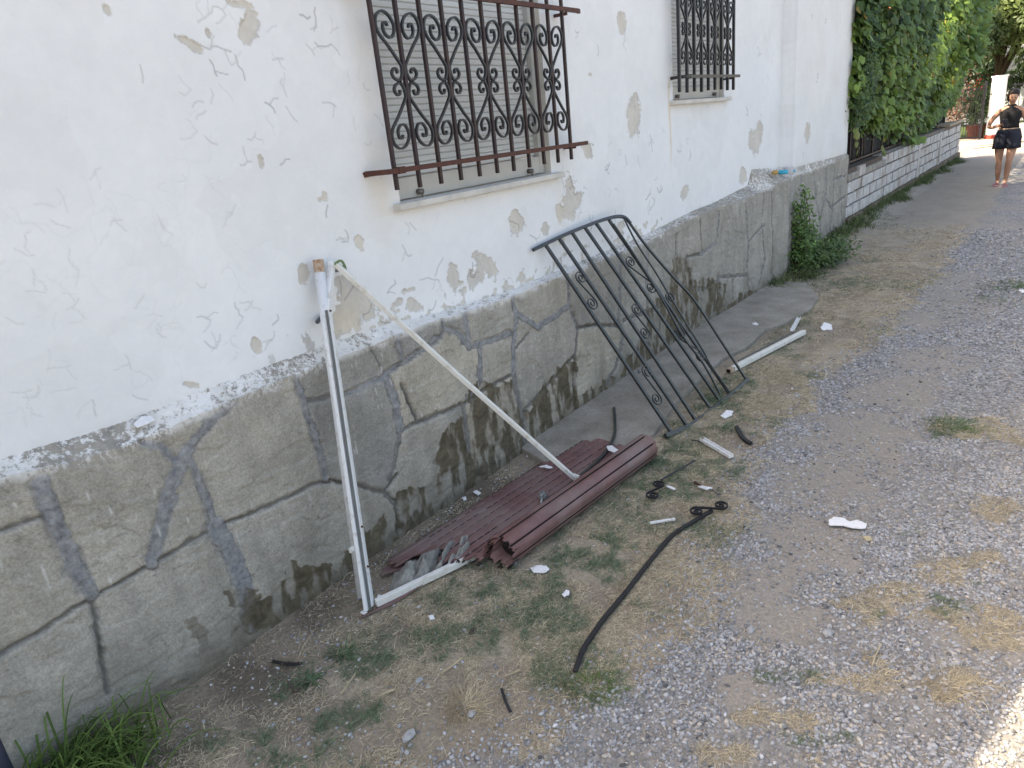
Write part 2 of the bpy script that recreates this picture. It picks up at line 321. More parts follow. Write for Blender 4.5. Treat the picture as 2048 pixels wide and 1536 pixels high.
Y = ywall(X)+.0045*peel+.003*crack_rim_shade+.008*(fbm(X, Z, 2.2, 3, 2)-.5)+.0022*(fbm(X, Z, 26, 3, 12)-.5)
curl = np.clip(peel*(1-peel)*4, 0, 1); Y = Y-.006*curl*sstep(-.02, .06, NX)-.004*crack_rim_shade*sstep(.5, .55, vnoise(X*30, Z*30, 3))
crack_rim_shade = np.maximum(crack_rim_shade, .30*curl)  # besides cracks: shade painted as a thin dark line round peeled edges
ii = gridfaces(len(xs), len(zs)); cx = X.ravel()[ii].mean(1); cz = Z.ravel()[ii].mean(1)
keep = (cz > zwb(cx)-.012)
for w_ in (W1, W2): keep &= ~((cx > w_[0]) & (cx < w_[1]) & (cz > w_[2]) & (cz < w_[3]))
wall = mesh_np('wall', np.c_[X.ravel(), Y.ravel(), Z.ravel()], ii[keep][:, ::-1], PLASTER, house, True, dict(peel=peel.ravel(), crack_rim_shade=np.clip(crack_rim_shade, 0, .85).ravel(), stain=np.clip(stain, 0, .8).ravel(), dirt=np.clip(dirt, 0, 1).ravel()))

# ---- stone plinth : face + sloped mortar haunch in one sheet
xp = np.r_[-6, -3, -1, -.2, np.arange(.25, 5.2, .0062), np.arange(5.2, 8.3, .011), np.arange(8.3, XEND+.02, .02)]
nv = 178; tv = np.linspace(0, 1, nv); nh = 16
XX = np.repeat(xp[:, None], nv+nh, 1); ZZ = np.zeros(XX.shape); YY = np.zeros(XX.shape)
zt = ztop(xp); zb = zwb(xp); ys_, yw_ = ystone(xp), ywall(xp)
ZZ[:, :nv] = -.06+tv[None, :]*(zt[:, None]+.06); YY[:, :nv] = ys_[:, None]
th = np.linspace(0, 1, nh+1)[1:]
ZZ[:, nv:] = zt[:, None]+(th[None, :]**1.15)*(zb[:, None]+.006-zt[:, None]); YY[:, nv:] = ys_[:, None]+(yw_+.006-ys_)[:, None]*(th[None, :]**.8)
onh = np.zeros(XX.shape); onh[:, nv:] = 1
J = [([(80, 965), (105, 1030), (120, 1065), (185, 1190)], 27), ([(185, 1190), (200, 1290), (215, 1390)], 7), ([(0, 1310), (80, 1265), (185, 1195), (300, 1130), (440, 1050), (500, 1030), (640, 965), (662, 966)], 6), ([(0, 1062), (90, 1030)], 4),
     ([(375, 905), (345, 975), (325, 1050), (305, 1125)], 26), ([(380, 925), (410, 990), (432, 1055)], 13), ([(430, 1050), (470, 1120), (490, 1180), (510, 1250)], 34), ([(470, 800), (430, 840), (385, 880), (355, 930)], 15), ([(290, 880), (325, 892), (345, 915), (365, 920)], 11),
     ([(591, 756), (616, 830), (640, 900), (655, 960)], 14), ([(655, 960), (720, 972), (768, 985), (795, 950)], 6), ([(770, 985), (792, 1010), (798, 1060)], 8), ([(616, 802), (691, 789), (763, 758), (804, 724), (851, 699), (885, 667), (887, 640)], 8), ([(744, 696), (772, 746)], 4), ([(794, 674), (804, 722)], 11),
     ([(887, 655), (919, 667), (938, 696), (980, 682), (1022, 667)], 10), ([(929, 627), (938, 692)], 13), ([(1026, 596), (1032, 642), (1026, 699), (1029, 761), (1040, 810), (1047, 855), (1050, 890)], 12), ([(1032, 625), (1076, 655), (1138, 614)], 10), ([(1060, 667), (1032, 698)], 4),
     ([(1135, 548), (1141, 614), (1157, 655), (1151, 708), (1147, 761), (1151, 824)], 6), ([(1151, 708), (1091, 777), (1047, 824)], 5), ([(960, 699), (960, 761), (935, 799)], 13), ([(1022, 752), (966, 780), (926, 808), (832, 846), (807, 858)], 6), ([(775, 761), (791, 808), (801, 858)], 20), ([(801, 858), (791, 924), (779, 955)], 9),
     ([(804, 771), (832, 839)], 5), ([(926, 808), (935, 871), (941, 949), (938, 975)], 8), ([(1154, 655), (1200, 649), (1239, 653)], 5), ([(1239, 508), (1239, 592), (1236, 653), (1246, 670), (1232, 730), (1200, 790)], 8), ([(1294, 480), (1292, 564), (1294, 640), (1300, 690)], 6), ([(1246, 640), (1308, 619), (1342, 591), (1352, 560)], 7),
     ([(1350, 470), (1352, 560)], 5), ([(1373, 513), (1383, 578), (1410, 578), (1438, 557)], 5), ([(1400, 440), (1402, 508), (1373, 513)], 4), ([(1440, 425), (1434, 485), (1402, 508)], 5), ([(1438, 554), (1496, 550), (1499, 485), (1494, 410)], 5), ([(1438, 554), (1440, 590), (1420, 640)], 6), ([(1465, 561), (1465, 600)], 4), ([(1496, 550), (1500, 590)], 5), ([(1352, 560), (1346, 600), (1360, 660)], 6),
     ([(1530, 390), (1526, 450), (1532, 520), (1520, 570)], 4), ([(1499, 485), (1512, 470), (1530, 450)], 3), ([(1545, 385), (1548, 470), (1545, 545)], 3)]
JR = [([(1602, 346), (1601, 430), (1608, 490)], 5), ([(1628, 345), (1632, 400), (1640, 440), (1642, 480)], 5), ([(1652, 340), (1652, 380), (1641, 440)], 5), ([(1652, 400), (1664, 418)], 4), ([(1668, 330), (1666, 400), (1658, 470)], 4), ([(1668, 360), (1690, 352)], 3), ([(1666, 412), (1690, 392)], 3), ([(1682, 410), (1684, 450)], 3), ([(1575, 430), (1600, 420)], 4), ([(1580, 360), (1578, 520)], 4)]
dst = np.full(XX.shape, 9.); wid = np.zeros(XX.shape)
nj = (fbm(XX, ZZ, 20, 3, 21)-.5)*.016; nj2 = (fbm(XX, ZZ, 20, 3, 25)-.5)*.016
for lst, ysx in ((J, None), (JR, 2.235)):
    for pts, wp in lst:
        P = []
        for a, b in pts:
            q = W(a, b, 2.33)
            if ysx: q = W(a, b, ysx)
            elif q[0] > 5.4: q = W(a, b, float(ystone(q[0])))
            P.append((q[0], q[2], np.dot(q-CAM, fwd)/FPX))
        for (x0, z0, k0), (x1, z1, k1) in zip(P[:-1], P[1:]):
            wm = wp*(k0+k1)/2*1.05; i0, i1 = np.searchsorted(xp, [min(x0, x1)-.12, max(x0, x1)+.12])
            xx = XX[i0:i1]+nj[i0:i1]; zz = ZZ[i0:i1]+nj2[i0:i1]; dx, dz = x1-x0, z1-z0; L = dx*dx+dz*dz+1e-9
            t = np.clip(((xx-x0)*dx+(zz-z0)*dz)/L, 0, 1); d = np.hypot(xx-x0-t*dx, zz-z0-t*dz)-wm/2
            up = d < dst[i0:i1]; dst[i0:i1] = np.where(up, d, dst[i0:i1]); wid[i0:i1] = np.where(up, wm, wid[i0:i1])
dst = dst+(fbm(XX, ZZ, 30, 4, 26)-.5)*.020*(wid > .018)+(fbm(XX, ZZ, 50, 3, 28)-.5)*.006
mort = sstep(.004, -.001, dst)*(1-onh)*np.where(wid > .018, 1, .6)
seam = np.maximum(sstep(.004, .0, abs(dst+.001))*.6*sstep(.35, .6, vnoise(XX*14, ZZ*14, 4)), sstep(.003, -.002, dst)*(wid < .018)*(.35+.6*vnoise(XX*9, ZZ*9, 41)))*(1-onh)
sm2 = fbm(XX*1.0, ZZ*2.4, 3.2, 4, 45); seam = np.maximum(seam, .45*sstep(.006, .0, abs(sm2-.5))*(fbm(XX, ZZ, 2.1, 2, 46) > .56)*(1-onh))
# stones get their own tint: flood fill on a coarse grid
gx = np.arange(.25, XEND, .02); gz = np.arange(0, 1.04, .02)
gi = np.clip(np.searchsorted(xp, gx), 0, len(xp)-1); lab = np.zeros((len(gx), len(gz)), int)
zi = np.clip(((gz+.06)/(zt[gi][:, None]+.06)*(nv-1)).astype(int), 0, nv-1) if False else np.clip(np.rint((gz[None, :]+.06)/(zt[gi][:, None]+.06)*(nv-1)).astype(int), 0, nv-1)
freec = dst[gi[:, None], zi] > .004; nl = 0
for a in range(len(gx)):
    for b in range(len(gz)):
        if freec[a, b] and lab[a, b] == 0:
            nl += 1; st_ = [(a, b)]; lab[a, b] = nl
            while st_:
                p, q = st_.pop()
                for r, s in ((p+1, q), (p-1, q), (p, q+1), (p, q-1)):
                    if 0 <= r < len(gx) and 0 <= s < len(gz) and freec[r, s] and lab[r, s] == 0: lab[r, s] = nl; st_.append((r, s))
tints = RNG.uniform(0, 1, nl+2); offs = RNG.uniform(-.012, .004, nl+2)
li = np.clip(((XX-.25)/.02).round().astype(int), 0, len(gx)-1); lj = np.clip((ZZ/.02).round().astype(int), 0, len(gz)-1); LB = lab[li, lj]
tint = tints[LB]*.9+.1*fbm(XX, ZZ, 3, 3, 9); off = offs[LB]
def inpoly(px, py, poly):
    r = np.zeros(px.shape, bool); n = len(poly)
    for i in range(n):
        (x0, y0), (x1, y1) = poly[i], poly[(i+1) % n]
        with np.errstate(divide='ignore', invalid='ignore'): c_ = ((y0 > py) != (y1 > py)) & (px < (x1-x0)*(py-y0)/(y1-y0)+x0)
        r ^= c_
    return r
dx_ = XX+(fbm(XX, ZZ, 7, 4, 61)-.5)*.22; dz_ = ZZ+(fbm(XX, ZZ, 9, 4, 66)-.5)*.20
damp = np.zeros(XX.shape)
for poly, st2 in (([(500, 1275), (470, 1240), (600, 1130), (690, 1120), (790, 1000), (850, 960), (925, 812), (1010, 770), (1048, 828), (1150, 705), (1160, 800), (1235, 745), (1300, 650), (1290, 620), (1350, 570), (1440, 560), (1440, 600), (1500, 580), (1560, 560), (1235, 900), (900, 1150)], .85), ([(455, 1180), (520, 1170), (520, 1250), (460, 1260)], .7), ([(370, 1240), (405, 1235), (395, 1290), (370, 1290)], .45), ([(1340, 520), (1370, 520), (1390, 600), (1340, 600)], .7), ([(930, 790), (1020, 760), (1040, 850), (1000, 950), (940, 950)], .8)):
    pw = [tuple(W(a, b, 2.33)[[0, 2]]) for a, b in poly]; damp = np.maximum(damp, min(1, st2*1.2)*inpoly(dx_, dz_, pw))
damp *= np.clip(.32+.9*sstep(.34, .62, fbm(XX*1.0, ZZ*.30, 26, 5, 71)), 0, 1)
dsoft = sstep(.55, .0, ZZ)*sstep(.42, .66, fbm(XX*1.0, ZZ*.25, 7, 5, 75))*.4*(XX > 1.0); damp = np.maximum(damp, dsoft)
damp = np.maximum(damp, .75*sstep(.16, .0, ZZ+.12*(fbm(XX, ZZ, 8, 3, 73)-.5)))*(1-onh)
damp = np.maximum(damp, .4*mort*(ZZ < .5)*(XX > 1.9))
lime = onh*1.0; lime = np.maximum(lime, (1-onh)*sstep(.035, .0, zt[:, None]-ZZ+.05*(fbm(XX, ZZ, 14, 3, 81)-.5))*.7)
lime = lime*(1-.75*sstep(8.0, 8.6, XX)*onh*(fbm(XX, ZZ, 9, 3, 82) > .42))
drip = sstep(.90, .98, vnoise(XX*150, ZZ*13, 91))*(vnoise(XX*2.5, ZZ*5, 92) > .52)*sstep(.25, .6, ZZ)*(1-onh)*.6
hl = (1-mort)*off-.0*mort
D = np.where(wid > .022, hl*(1-mort)-.001*mort, hl*(1-mort)+.012*mort)+.006*sstep(.012, .0, dst)*(1-mort)     # +y is into the wall
D = D+.014*(fbm(XX, ZZ, 6, 4, 14)-.5)+.006*(fbm(XX, ZZ*1.6, 30, 4, 15)-.5)+.004*sstep(.48, .52, fbm(XX+ZZ*.4, ZZ*2, 4.5, 4, 19))*(1-mort)
D = D*(1-onh)+onh*.012*(fbm(XX, YY*4+ZZ, 40, 3, 16)-.5)
edge_fade = np.ones(XX.shape); edge_fade[:, -1] = 0
YY2 = YY+D*edge_fade; ZZ2 = ZZ+onh*.008*(fbm(XX, ZZ*2, 45, 3, 18)-.5)*edge_fade
f_ = gridfaces(len(xp), nv+nh)[:, ::-1]
plinth = mesh_np('stone_plinth', np.c_[XX.ravel(), YY2.ravel(), ZZ2.ravel()], f_, STONE, house, True,
                 dict(mortar=mort.ravel(), seam=seam.ravel(), tint=tint.ravel(), damp=np.clip(damp, 0, 1).ravel(), lime=lime.ravel(), drip=drip.ravel(), white=np.clip(np.interp(XX, [0, 1.6, 2.2, 3.3, 4.2, 5.5, 7.9, 8.4, 11], [.55, .40, .72, .80, .45, .35, .25, .7, .2])+.8*(fbm(XX, ZZ, 5, 3, 88)-.5), 0, 1).ravel()))
tag(plinth, 'grey crazy-paved stone plinth with mortar joints and a crumbling white ledge')
# end faces, body of the house behind the skin, gabled roof
def rake(x): return 3.24+.5*(x-.3) if x < 6 else 6.09-.5*(x-6)
mb = MB()
mb.add([(XEND-.003, 2.25, -.1), (XEND-.003, 9, -.1), (XEND-.003, 9, 3.2), (XEND-.003, 2.265, 3.2), (XEND-.003, 2.265, .9), (XEND-.003, 2.25, .85)], [(0, 1, 2, 3, 4, 5)])
mb.box((-3.0-.5, 6, 1.6), (.2, 7.1, 3.3)); mb.box((3.8, 9.1, 1.6), (15, .2, 3.3))
gx_ = [-3.7, 6, XEND]; mb.add([(-3.7, 2.4, 3.19), (XEND, 2.265, 3.19), (XEND, 2.265, rake(XEND)-.1), (6, 2.38, rake(6)-.1), (.1, 2.4, 3.2)], [(0, 1, 2, 3, 4)])
mb.build('side_wall', simple('off_white_plaster', (.75, .74, .72), .9, 0, .15, 3), house)  # even off-white tone for side, back and gable walls
mb = MB()
for xa, xb in ((-4.2, 6), (6, XEND+.3)):
    za, zb_ = (rake(xa) if xa > -4 else rake(-4.2)), rake(xb)
    mb.add([(xa, 2.2, za), (xb, 2.2, zb_), (xb, 9.5, zb_), (xa, 9.5, za), (xa, 2.2, za+.15), (xb, 2.2, zb_+.15), (xb, 9.5, zb_+.15), (xa, 9.5, za+.15)], [(0, 3, 2, 1), (4, 5, 6, 7), (0, 1, 5, 4), (2, 3, 7, 6), (0, 4, 7, 3), (1, 2, 6, 5)])
mb.build('roof', TERRA, house)

# ---- windows
def window(w_, sillx, label, mat, slat=.028):
    x0, x1, z0, z1 = w_; yr = YW+.075
    win = empty('window'); win.parent = house; win['label'] = label
    r = MB(); r.add([(x1, YW-.001, z0), (x1, yr+.03, z0), (x1, yr+.03, z1), (x1, YW-.001, z1)], [(0, 1, 2, 3)]); r.add([(x0, YW-.001, z0), (x0, yr+.03, z0), (x0, yr+.03, z1), (x0, YW-.001, z1)], [(3, 2, 1, 0)])
    r.add([(x0, YW-.001, z1), (x1, YW-.001, z1), (x1, yr+.03, z1), (x0, yr+.03, z1)], [(0, 1, 2, 3)]); r.add([(x0, YW+.0, z0+.001), (x1, YW+.0, z0+.001), (x1, yr+.03, z0+.001), (x0, yr+.03, z0+.001)], [(3, 2, 1, 0)])
    r.build('reveal', simple('reveal_plaster', (.72, .70, .64), .9, 0, .1, 6), win)
    s = MB(); z = z0+.105; prof = []
    while z < z1:
        prof += [(yr-.0, z), (yr-.005, z+.004), (yr-.005, z+slat-.004), (yr, z+slat-.0005), (yr+.003, z+slat)]; z += slat+.001
    vs = []; fs = []
    for (y, zz) in prof: vs += [(x0+.02, y, zz), (x1-.055, y, zz)]
    for i in range(len(prof)-1): fs.append((2*i, 2*i+1, 2*i+3, 2*i+2))
    s.add(vs, fs); s.build('roller_shutter', mat, win)
    f = MB(); f.box((x1-.035, yr-.012, (z0+z1)/2), (.045, .05, z1-z0-.01)); f.build('guide_rail', BOXM, win, bevel=.003); f = MB(); f.box((x0+.012, yr-.012, (z0+z1)/2), (.022, .05, z1-z0-.01)); f.build('guide_rail', BOXM, win, bevel=.003)
    f = MB(); f.box(((x0+x1)/2-.006, yr-.020, z0+.055), (x1-x0-.075, .03, .097)); f.build('bottom_rail', BOXM, win, bevel=.004)
    for k in (.13, .86):
        b = MB(); xc = x0+(x1-x0)*k; b.sweep([(xc, yr-.036, z0+.03), (xc, yr-.066, z0+.03)], .028, n=10, nrm=(0, 0, 1)); b.sweep([(xc+.008, yr-.05, z0+.03), (xc+.01, yr-.055, z0+.004)], .008, n=6, nrm=(1, 0, 0)); b.build('stop_knob', simple('dull_knob', (.20, .18, .17), .4, .6), win, True)
    f = MB(); f.box(((sillx[0]+sillx[1])/2, YW+.01, z0-.018), (sillx[1]-sillx[0], .12, .032)); f.build('sill', MARB, win, bevel=.006)
window(W1, (2.325, 3.74), 'larger window with its grey roller shutter down, behind the brown rusty bars', SHUT)
W2M = simple('pale_shutter', (.68, .68, .66), .5, 0, .1, 4)
window(W2, (5.38, 6.60), 'smaller window further down the wall behind black bars', W2M)

# ---- grilles with heart scrolls
def half_scroll():
    return spline([(.27, -.33), (.29, -.40), (.41, -.42), (.52, -.34), (.44, -.25), (.22, -.187), (.07, -.07), (.035, .07), (.14, .17), (.50, .42), (.80, .60), (.93, .74), (.88, .90), (.66, 1.0), (.38, .97), (.17, .84), (.14, .70), (.28, .58), (.48, .585), (.62, .68), (.60, .80), (.48, .82), (.42, .76)], 5)
def grille(x0, dx, nb, zr1, zr2, ztopb, zbot, rx0, rx1, yb, matb, mats, matr, label, bw=.017):
    g = empty('window_grille'); g.parent = house; g['label'] = label
    for i in range(nb):
        b = MB(); x = x0+i*dx; b.sweep([(x, yb, zbot+random.uniform(-.006, .006)), (x, yb, ztopb)], bw, n=4, nrm=(0, 1, 0)); b.build('bar', matb, g, bevel=.002)
    for zr in (zr1, zr2):
        b = MB(); yy = yb-bw/2-.010
        b.sweep(spline([(rx0, YW+.03, zr-.004), (rx0+.015, YW-.03, zr), (rx0+.05, yy+.002, zr), (rx0+.13, yy, zr)], 3)+[Vector((rx1-.12, yy, zr)), Vector((rx1-.03, yy, zr)), Vector((rx1, yy+.01, zr))], .022, .018, nrm=(0, 1, 0)); b.build('cross_rail', matr, g)
        b = MB(); b.sweep([(rx1-.12, yy+.02, zr-.015), (rx1-.12, YW+.01, zr-.015)], .016, nrm=(0, 0, 1)); b.build('bracket', matr, g); b = MB(); b.sweep([(rx0+.1, yy-.002, zr), (rx0+.14, yy-.002, zr)], .03, .024, nrm=(0, 1, 0)); b.build('bracket', matr, g)
    H = (zr2-zr1)/2-.02; zm = (zr1+zr2)/2+.005; k = .155
    hs = half_scroll()
    zc = (zr1+zr2)/2
    hU = (zr2-.082-zc)
    for i in range(1, nb-1, 2):
        for sx in (-1, 1):
            for sz in (-1, 1):
                P = [(x0+i*dx+sx*(bw*.45+p.x*(dx-bw*.9)), yb, zc+sz*(.043+p.y*(hU-.05))) for p in hs]
                b = MB(); b.sweep(P, .009, .013, nrm=(0, 1, 0)); b.build('scroll', mats, g, False)
    return g
yb = 2.315
bxL, bxR = W(757, 130, yb)[0], W(1135, 200, yb)[0]
grille(bxL, (bxR-bxL)/10, 11, W(960, 317, yb-.02)[2], W(1080, 12, yb-.02)[2], 2.85, W(960, 352, yb)[2], W(728, 350, YW)[0], W(1168, 285, yb)[0]+.02, yb, DIRON, BIRON, RUST, 'brown rusting window grille with five pairs of heart scrolls and rust-red cross rails')
bxL2, bxR2 = W(1358, 120, yb)[0], W(1467, 120, yb)[0]
zr1 = W(1410, 153, yb)[2]
grille(bxL2, (bxR2-bxL2)/8, 9, zr1, zr1+.66, 2.95, W(1410, 182, yb)[2], W(1341, 158, YW)[0], W(1476, 150, yb)[0], yb, BIRON, BIRON, BIRON, 'black window grille with four pairs of scrolls over the smaller window', .022)

# ------------------------------------------------------------------ ground
def gy(px, py): return G(px, py)[:2]
GB = [(870, 1560), (1080, 1500), (1230, 1400), (1390, 1270), (1445, 1180), (1440, 1100), (1530, 1040), (1480, 975), (1545, 880), (1570, 840), (1625, 800), (1650, 740), (1760, 690), (1800, 640), (1850, 590), (1890, 545), (1910, 500), (1945, 460), (1975, 430)]
_gb = np.array([gy(a, b) for a, b in GB]); _o = np.argsort(_gb[:, 0]); _gb = _gb[_o]
def ygb(x): return np.interp(x, _gb[:, 0], _gb[:, 1])      # grass/gravel boundary: gravel is below this y
def pblob(lst, x, y, amp=1.0, seed=3):
    out = np.zeros(x.shape); nz = (fbm(x, y, 9, 4, seed)-.5)*amp*1.6
    for px, py, rx, ry in lst:
        c_ = gy(px, py); a = np.linalg.norm(gy(px+rx, py)-c_); b = np.linalg.norm(gy(px, py+ry)-c_)
        ux = (gy(px+rx, py)-c_)/a; uy = (gy(px, py+ry)-c_)/b
        A = np.array([[ux[0]*a, uy[0]*b], [ux[1]*a, uy[1]*b]]); I = np.linalg.inv(A)
        dx, dy = x-c_[0], y-c_[1]; u = I[0, 0]*dx+I[0, 1]*dy; v = I[1, 0]*dx+I[1, 1]*dy
        out = np.maximum(out, sstep(1.25, .75, np.sqrt(u*u+v*v)+nz))
    return out
GREEN = [(1140, 1120, 110, 40), (1060, 1190, 80, 45), (990, 1170, 60, 40), (900, 1220, 60, 30), (850, 1280, 45, 40), (1040, 1250, 70, 30), (1150, 1220, 30, 40), (960, 1290, 60, 25), (1080, 1300, 50, 35), (1240, 1060, 80, 50), (1330, 950, 80, 45), (1220, 1130, 40, 25), (760, 1320, 60, 25), (640, 1370, 60, 30), (720, 1420, 70, 40), (660, 1500, 90, 40), (560, 1520, 80, 30), (480, 1480, 60, 30), (1190, 1380, 75, 35), (1240, 1350, 25, 20), (1420, 790, 60, 25), (1460, 770, 40, 20), (1560, 700, 30, 15), (1480, 690, 40, 10), (1600, 640, 40, 18), (1380, 880, 60, 25), (1620, 750, 25, 7), (1735, 660, 22, 7), (1905, 855, 35, 18), (1980, 600, 60, 8), (2030, 575, 40, 8), (1840, 1060, 30, 14), (1900, 1200, 60, 22), (1640, 560, 80, 15), (1720, 440, 60, 12), (1590, 1350, 60, 20), (1650, 1480, 60, 20), (1760, 1230, 20, 15)]
DRYG = [(1780, 1180, 80, 36), (1900, 1150, 70, 42), (1900, 1380, 50, 35), (1700, 1360, 60, 20), (1620, 1440, 40, 20), (1960, 860, 80, 20), (1990, 1240, 60, 40), (1740, 1320, 30, 14), (2000, 1010, 60, 20), (1880, 1230, 80, 20), (1500, 1440, 50, 14), (1480, 1510, 80, 20)]
DUST = [(1520, 1160, 90, 70), (1560, 1250, 110, 60), (1620, 1080, 110, 60), (1660, 960, 110, 60), (1720, 870, 110, 50), (1790, 780, 110, 40), (1490, 1380, 60, 40), (1850, 720, 80, 30), (1840, 640, 70, 25)]
BARE = [(700, 1330, 90, 25), (480, 1350, 130, 40), (900, 1400, 130, 50), (1040, 1420, 120, 50), (780, 1460, 90, 60), (950, 1490, 120, 60), (350, 1450, 120, 50), (980, 1340, 60, 22), (1180, 1430, 60, 30), (1300, 1350, 60, 30), (1310, 930, 25, 12), (620, 1300, 60, 20)]
def zones(x, y):
    yb_ = ygb(x)+(fbm(x, y, 5, 4, 101)-.5)*.30
    grav = sstep(.05, -.05, y-yb_)
    dust = pblob(DUST, x, y, 1.0, 7)*grav; dust = np.maximum(dust, grav*.8*sstep(.55, .66, fbm(x, y, 1.7, 4, 33)))
    dry = pblob(DRYG, x, y, 2.2, 9)*grav
    wallside = sstep(1.88, 2.12, y+.12*(fbm(x, y, 5, 3, 44)-.5))
    bare = np.maximum(pblob(BARE, x, y, 1.0, 12), wallside*(x < 7.5))
    bare = np.maximum(bare, .9*sstep(.60, .70, fbm(x, y, 3.2, 4, 57))*(1-grav))
    green = pblob(GREEN, x, y, 2.6, 15)*np.clip(.25+1.5*sstep(.40, .62, fbm(x, y, 16, 3, 17)), 0, 1)
    green = np.maximum(green, .5*sstep(.58, .68, fbm(x, y, 2.6, 4, 66))*(1-grav)*(x < 9))*(1-.85*wallside)
    return grav, dust, dry, bare, green
def gz_(x, y):
    return .010*(fbm(x, y, 2.5, 4, 5)-.5)+.006*(fbm(x, y, 14, 3, 6)-.5)+.10*sstep(8, 11, x)*sstep(1.75, 2.2, y)*sstep(30, 24, x)+.02*sstep(4, -6, y)*0
xg = np.r_[-60, -20, -8, -3, -1, np.arange(-.2, 5.5, .022), np.arange(5.5, 10, .05), np.arange(10, 20, .15), np.arange(20, 40, 1), 50, 80, 150, 300]
yg = np.r_[-300, -100, -40, -15, -7, -4, -2.5, np.arange(-1.5, 2.42, .022), 2.6, 4, 8, 20, 60, 200]
XG, YG = np.meshgrid(xg, yg, indexing='ij')
gr, du, dr, ba, gn = zones(XG, YG)
def lerp(a, b, t): return a+(np.array(b)-a)*t[..., None]
zc_ = np.zeros(XG.shape+(3,))+np.array((.36, .305, .23))
n1 = fbm(XG, YG, 6, 4, 202); zc_ = lerp(zc_, (.265, .22, .165), sstep(.45, .65, n1))
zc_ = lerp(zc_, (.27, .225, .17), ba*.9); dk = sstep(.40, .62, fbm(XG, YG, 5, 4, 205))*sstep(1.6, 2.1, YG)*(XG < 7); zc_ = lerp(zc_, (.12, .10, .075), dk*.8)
zc_ = lerp(zc_, (.21, .205, .14), gn*.45*(1-gr))
zc_ = lerp(zc_, (.27, .25, .22), gr); zc_ = lerp(zc_, (.315, .28, .235), du*.8); zc_ = lerp(zc_, (.29, .265, .22), dr*.45)
zc_ = lerp(zc_, (.34, .31, .275), sstep(7, 12, XG)*sstep(21, 19, XG)*.65)
streetm = sstep(19.2, 20.0, XG+.4*(YG-2)+.3*fbm(XG, YG, 1, 2, 3)); zc_ = lerp(zc_, (.40, .345, .295), streetm)
stony = gr*(1-du*.75)*(1-dr*.8)*(1-streetm)*np.clip(.35+.65*sstep(3, 6, XG), 0, 1)*.85
ZG = gz_(XG, YG)
ground = mesh_np('ground', np.c_[XG.ravel(), YG.ravel(), ZG.ravel()], gridfaces(len(xg), len(yg)), SOIL, None, True, dict(zone=zc_.reshape(-1, 3), stony=stony.ravel()))
tag(ground, kind='structure')

# scatter positions inside the view
def visible(x, y, m=60):
    v0, v1, v2 = x-CAM[0], y-CAM[1], -HC
    z = v0*fwd[0]+v1*fwd[1]+v2*fwd[2]; px = 1024+FPX*(v0*RT[0]+v1*RT[1]+v2*RT[2])/z; py = 768-FPX*(v0*UP[0]+v1*UP[1]+v2*UP[2])/z
    return (z > .2) & (px > -m) & (px < 2048+m) & (py > -m) & (py < 1536+m), z
def scatter(dens, x0, x1, y0, y1, pf):
    n = int(dens*(x1-x0)*(y1-y0)); x = RNG.uniform(x0, x1, n); y = RNG.uniform(y0, y1, n); v, z = visible(x, y, 150)
    x, y, z = x[v], y[v], z[v]; k = RNG.uniform(0, 1, len(x)) < pf(x, y, z); return x[k], y[k], z[k]
# gravel
PHI = (1+5**.5)/2
ICO = np.array([(-1, PHI, 0), (1, PHI, 0), (-1, -PHI, 0), (1, -PHI, 0), (0, -1, PHI), (0, 1, PHI), (0, -1, -PHI), (0, 1, -PHI), (PHI, 0, -1), (PHI, 0, 1), (-PHI, 0, -1), (-PHI, 0, 1)])/math.sqrt(1+PHI*PHI)
ICF = np.array([(0, 11, 5), (0, 5, 1), (0, 1, 7), (0, 7, 10), (0, 10, 11), (1, 5, 9), (5, 11, 4), (11, 10, 2), (10, 7, 6), (7, 1, 8), (3, 9, 4), (3, 4, 2), (3, 2, 6), (3, 6, 8), (3, 8, 9), (4, 9, 5), (2, 4, 11), (6, 2, 10), (8, 6, 7), (9, 8, 1)])
def stones(name, x, y, r, cols, flat=.62, sink=.25, zoff=0):
    n = len(x); V = ICO[None]*RNG.uniform(.72, 1.25, (n, 12, 1)); V = V*np.stack([RNG.uniform(.8, 1.45, n), RNG.uniform(.65, 1.0, n), RNG.uniform(flat-.2, flat+.2, n)], 1)[:, None]
    a = RNG.uniform(0, 6.28, n); ca, sa = np.cos(a)[:, None], np.sin(a)[:, None]; t = RNG.normal(0, .3, n)[:, None]
    vx, vy, vz = V[..., 0], V[..., 1], V[..., 2]; vz, vy = vz*np.cos(t)+vy*np.sin(t), vy*np.cos(t)-vz*np.sin(t)
    P = np.stack([vx*ca-vy*sa, vx*sa+vy*ca, vz], 2)*r[:, None, None]
    P[..., 0] += x[:, None]; P[..., 1] += y[:, None]; P[..., 2] += (gz_(x, y)+r*flat*(1-2*sink)*.8+zoff)[:, None]
    F = (ICF[None]+12*np.arange(n)[:, None, None]).reshape(-1, 3); C = np.repeat(cols, 12, 0)
    return mesh_np(name, P.reshape(-1, 3), F, GRAV, None, False, dict(col=C))
def pg(x, y, z):
    g, d, r_, b, n_ = zones(x, y); cl = sstep(.40, .56, fbm(x, y, 4.5, 4, 301))
    dn = g*(1-.82*d)*(1-.75*r_)*(.35+.65*cl)+(1-g)*(.006+.022*b+.9*sstep(.25, .0, y-ygb(x))*.35)
    return dn*np.clip((3.2/z)**1.6, 0, 1)*(x < 13)
x, y, z = scatter(21000, .6, 4.0, -1, 2.3, pg); x2, y2, z2 = scatter(10000, 4.0, 11, -1.5, 2.2, pg); x, y, z = np.r_[x, x2], np.r_[y, y2], np.r_[z, z2]
r = 1.08*(.0022+.0078*RNG.power(.75, len(x))[:]*RNG.uniform(.5, 1, len(x)))*np.clip((z/3.6)**.75, 1, 2.2)
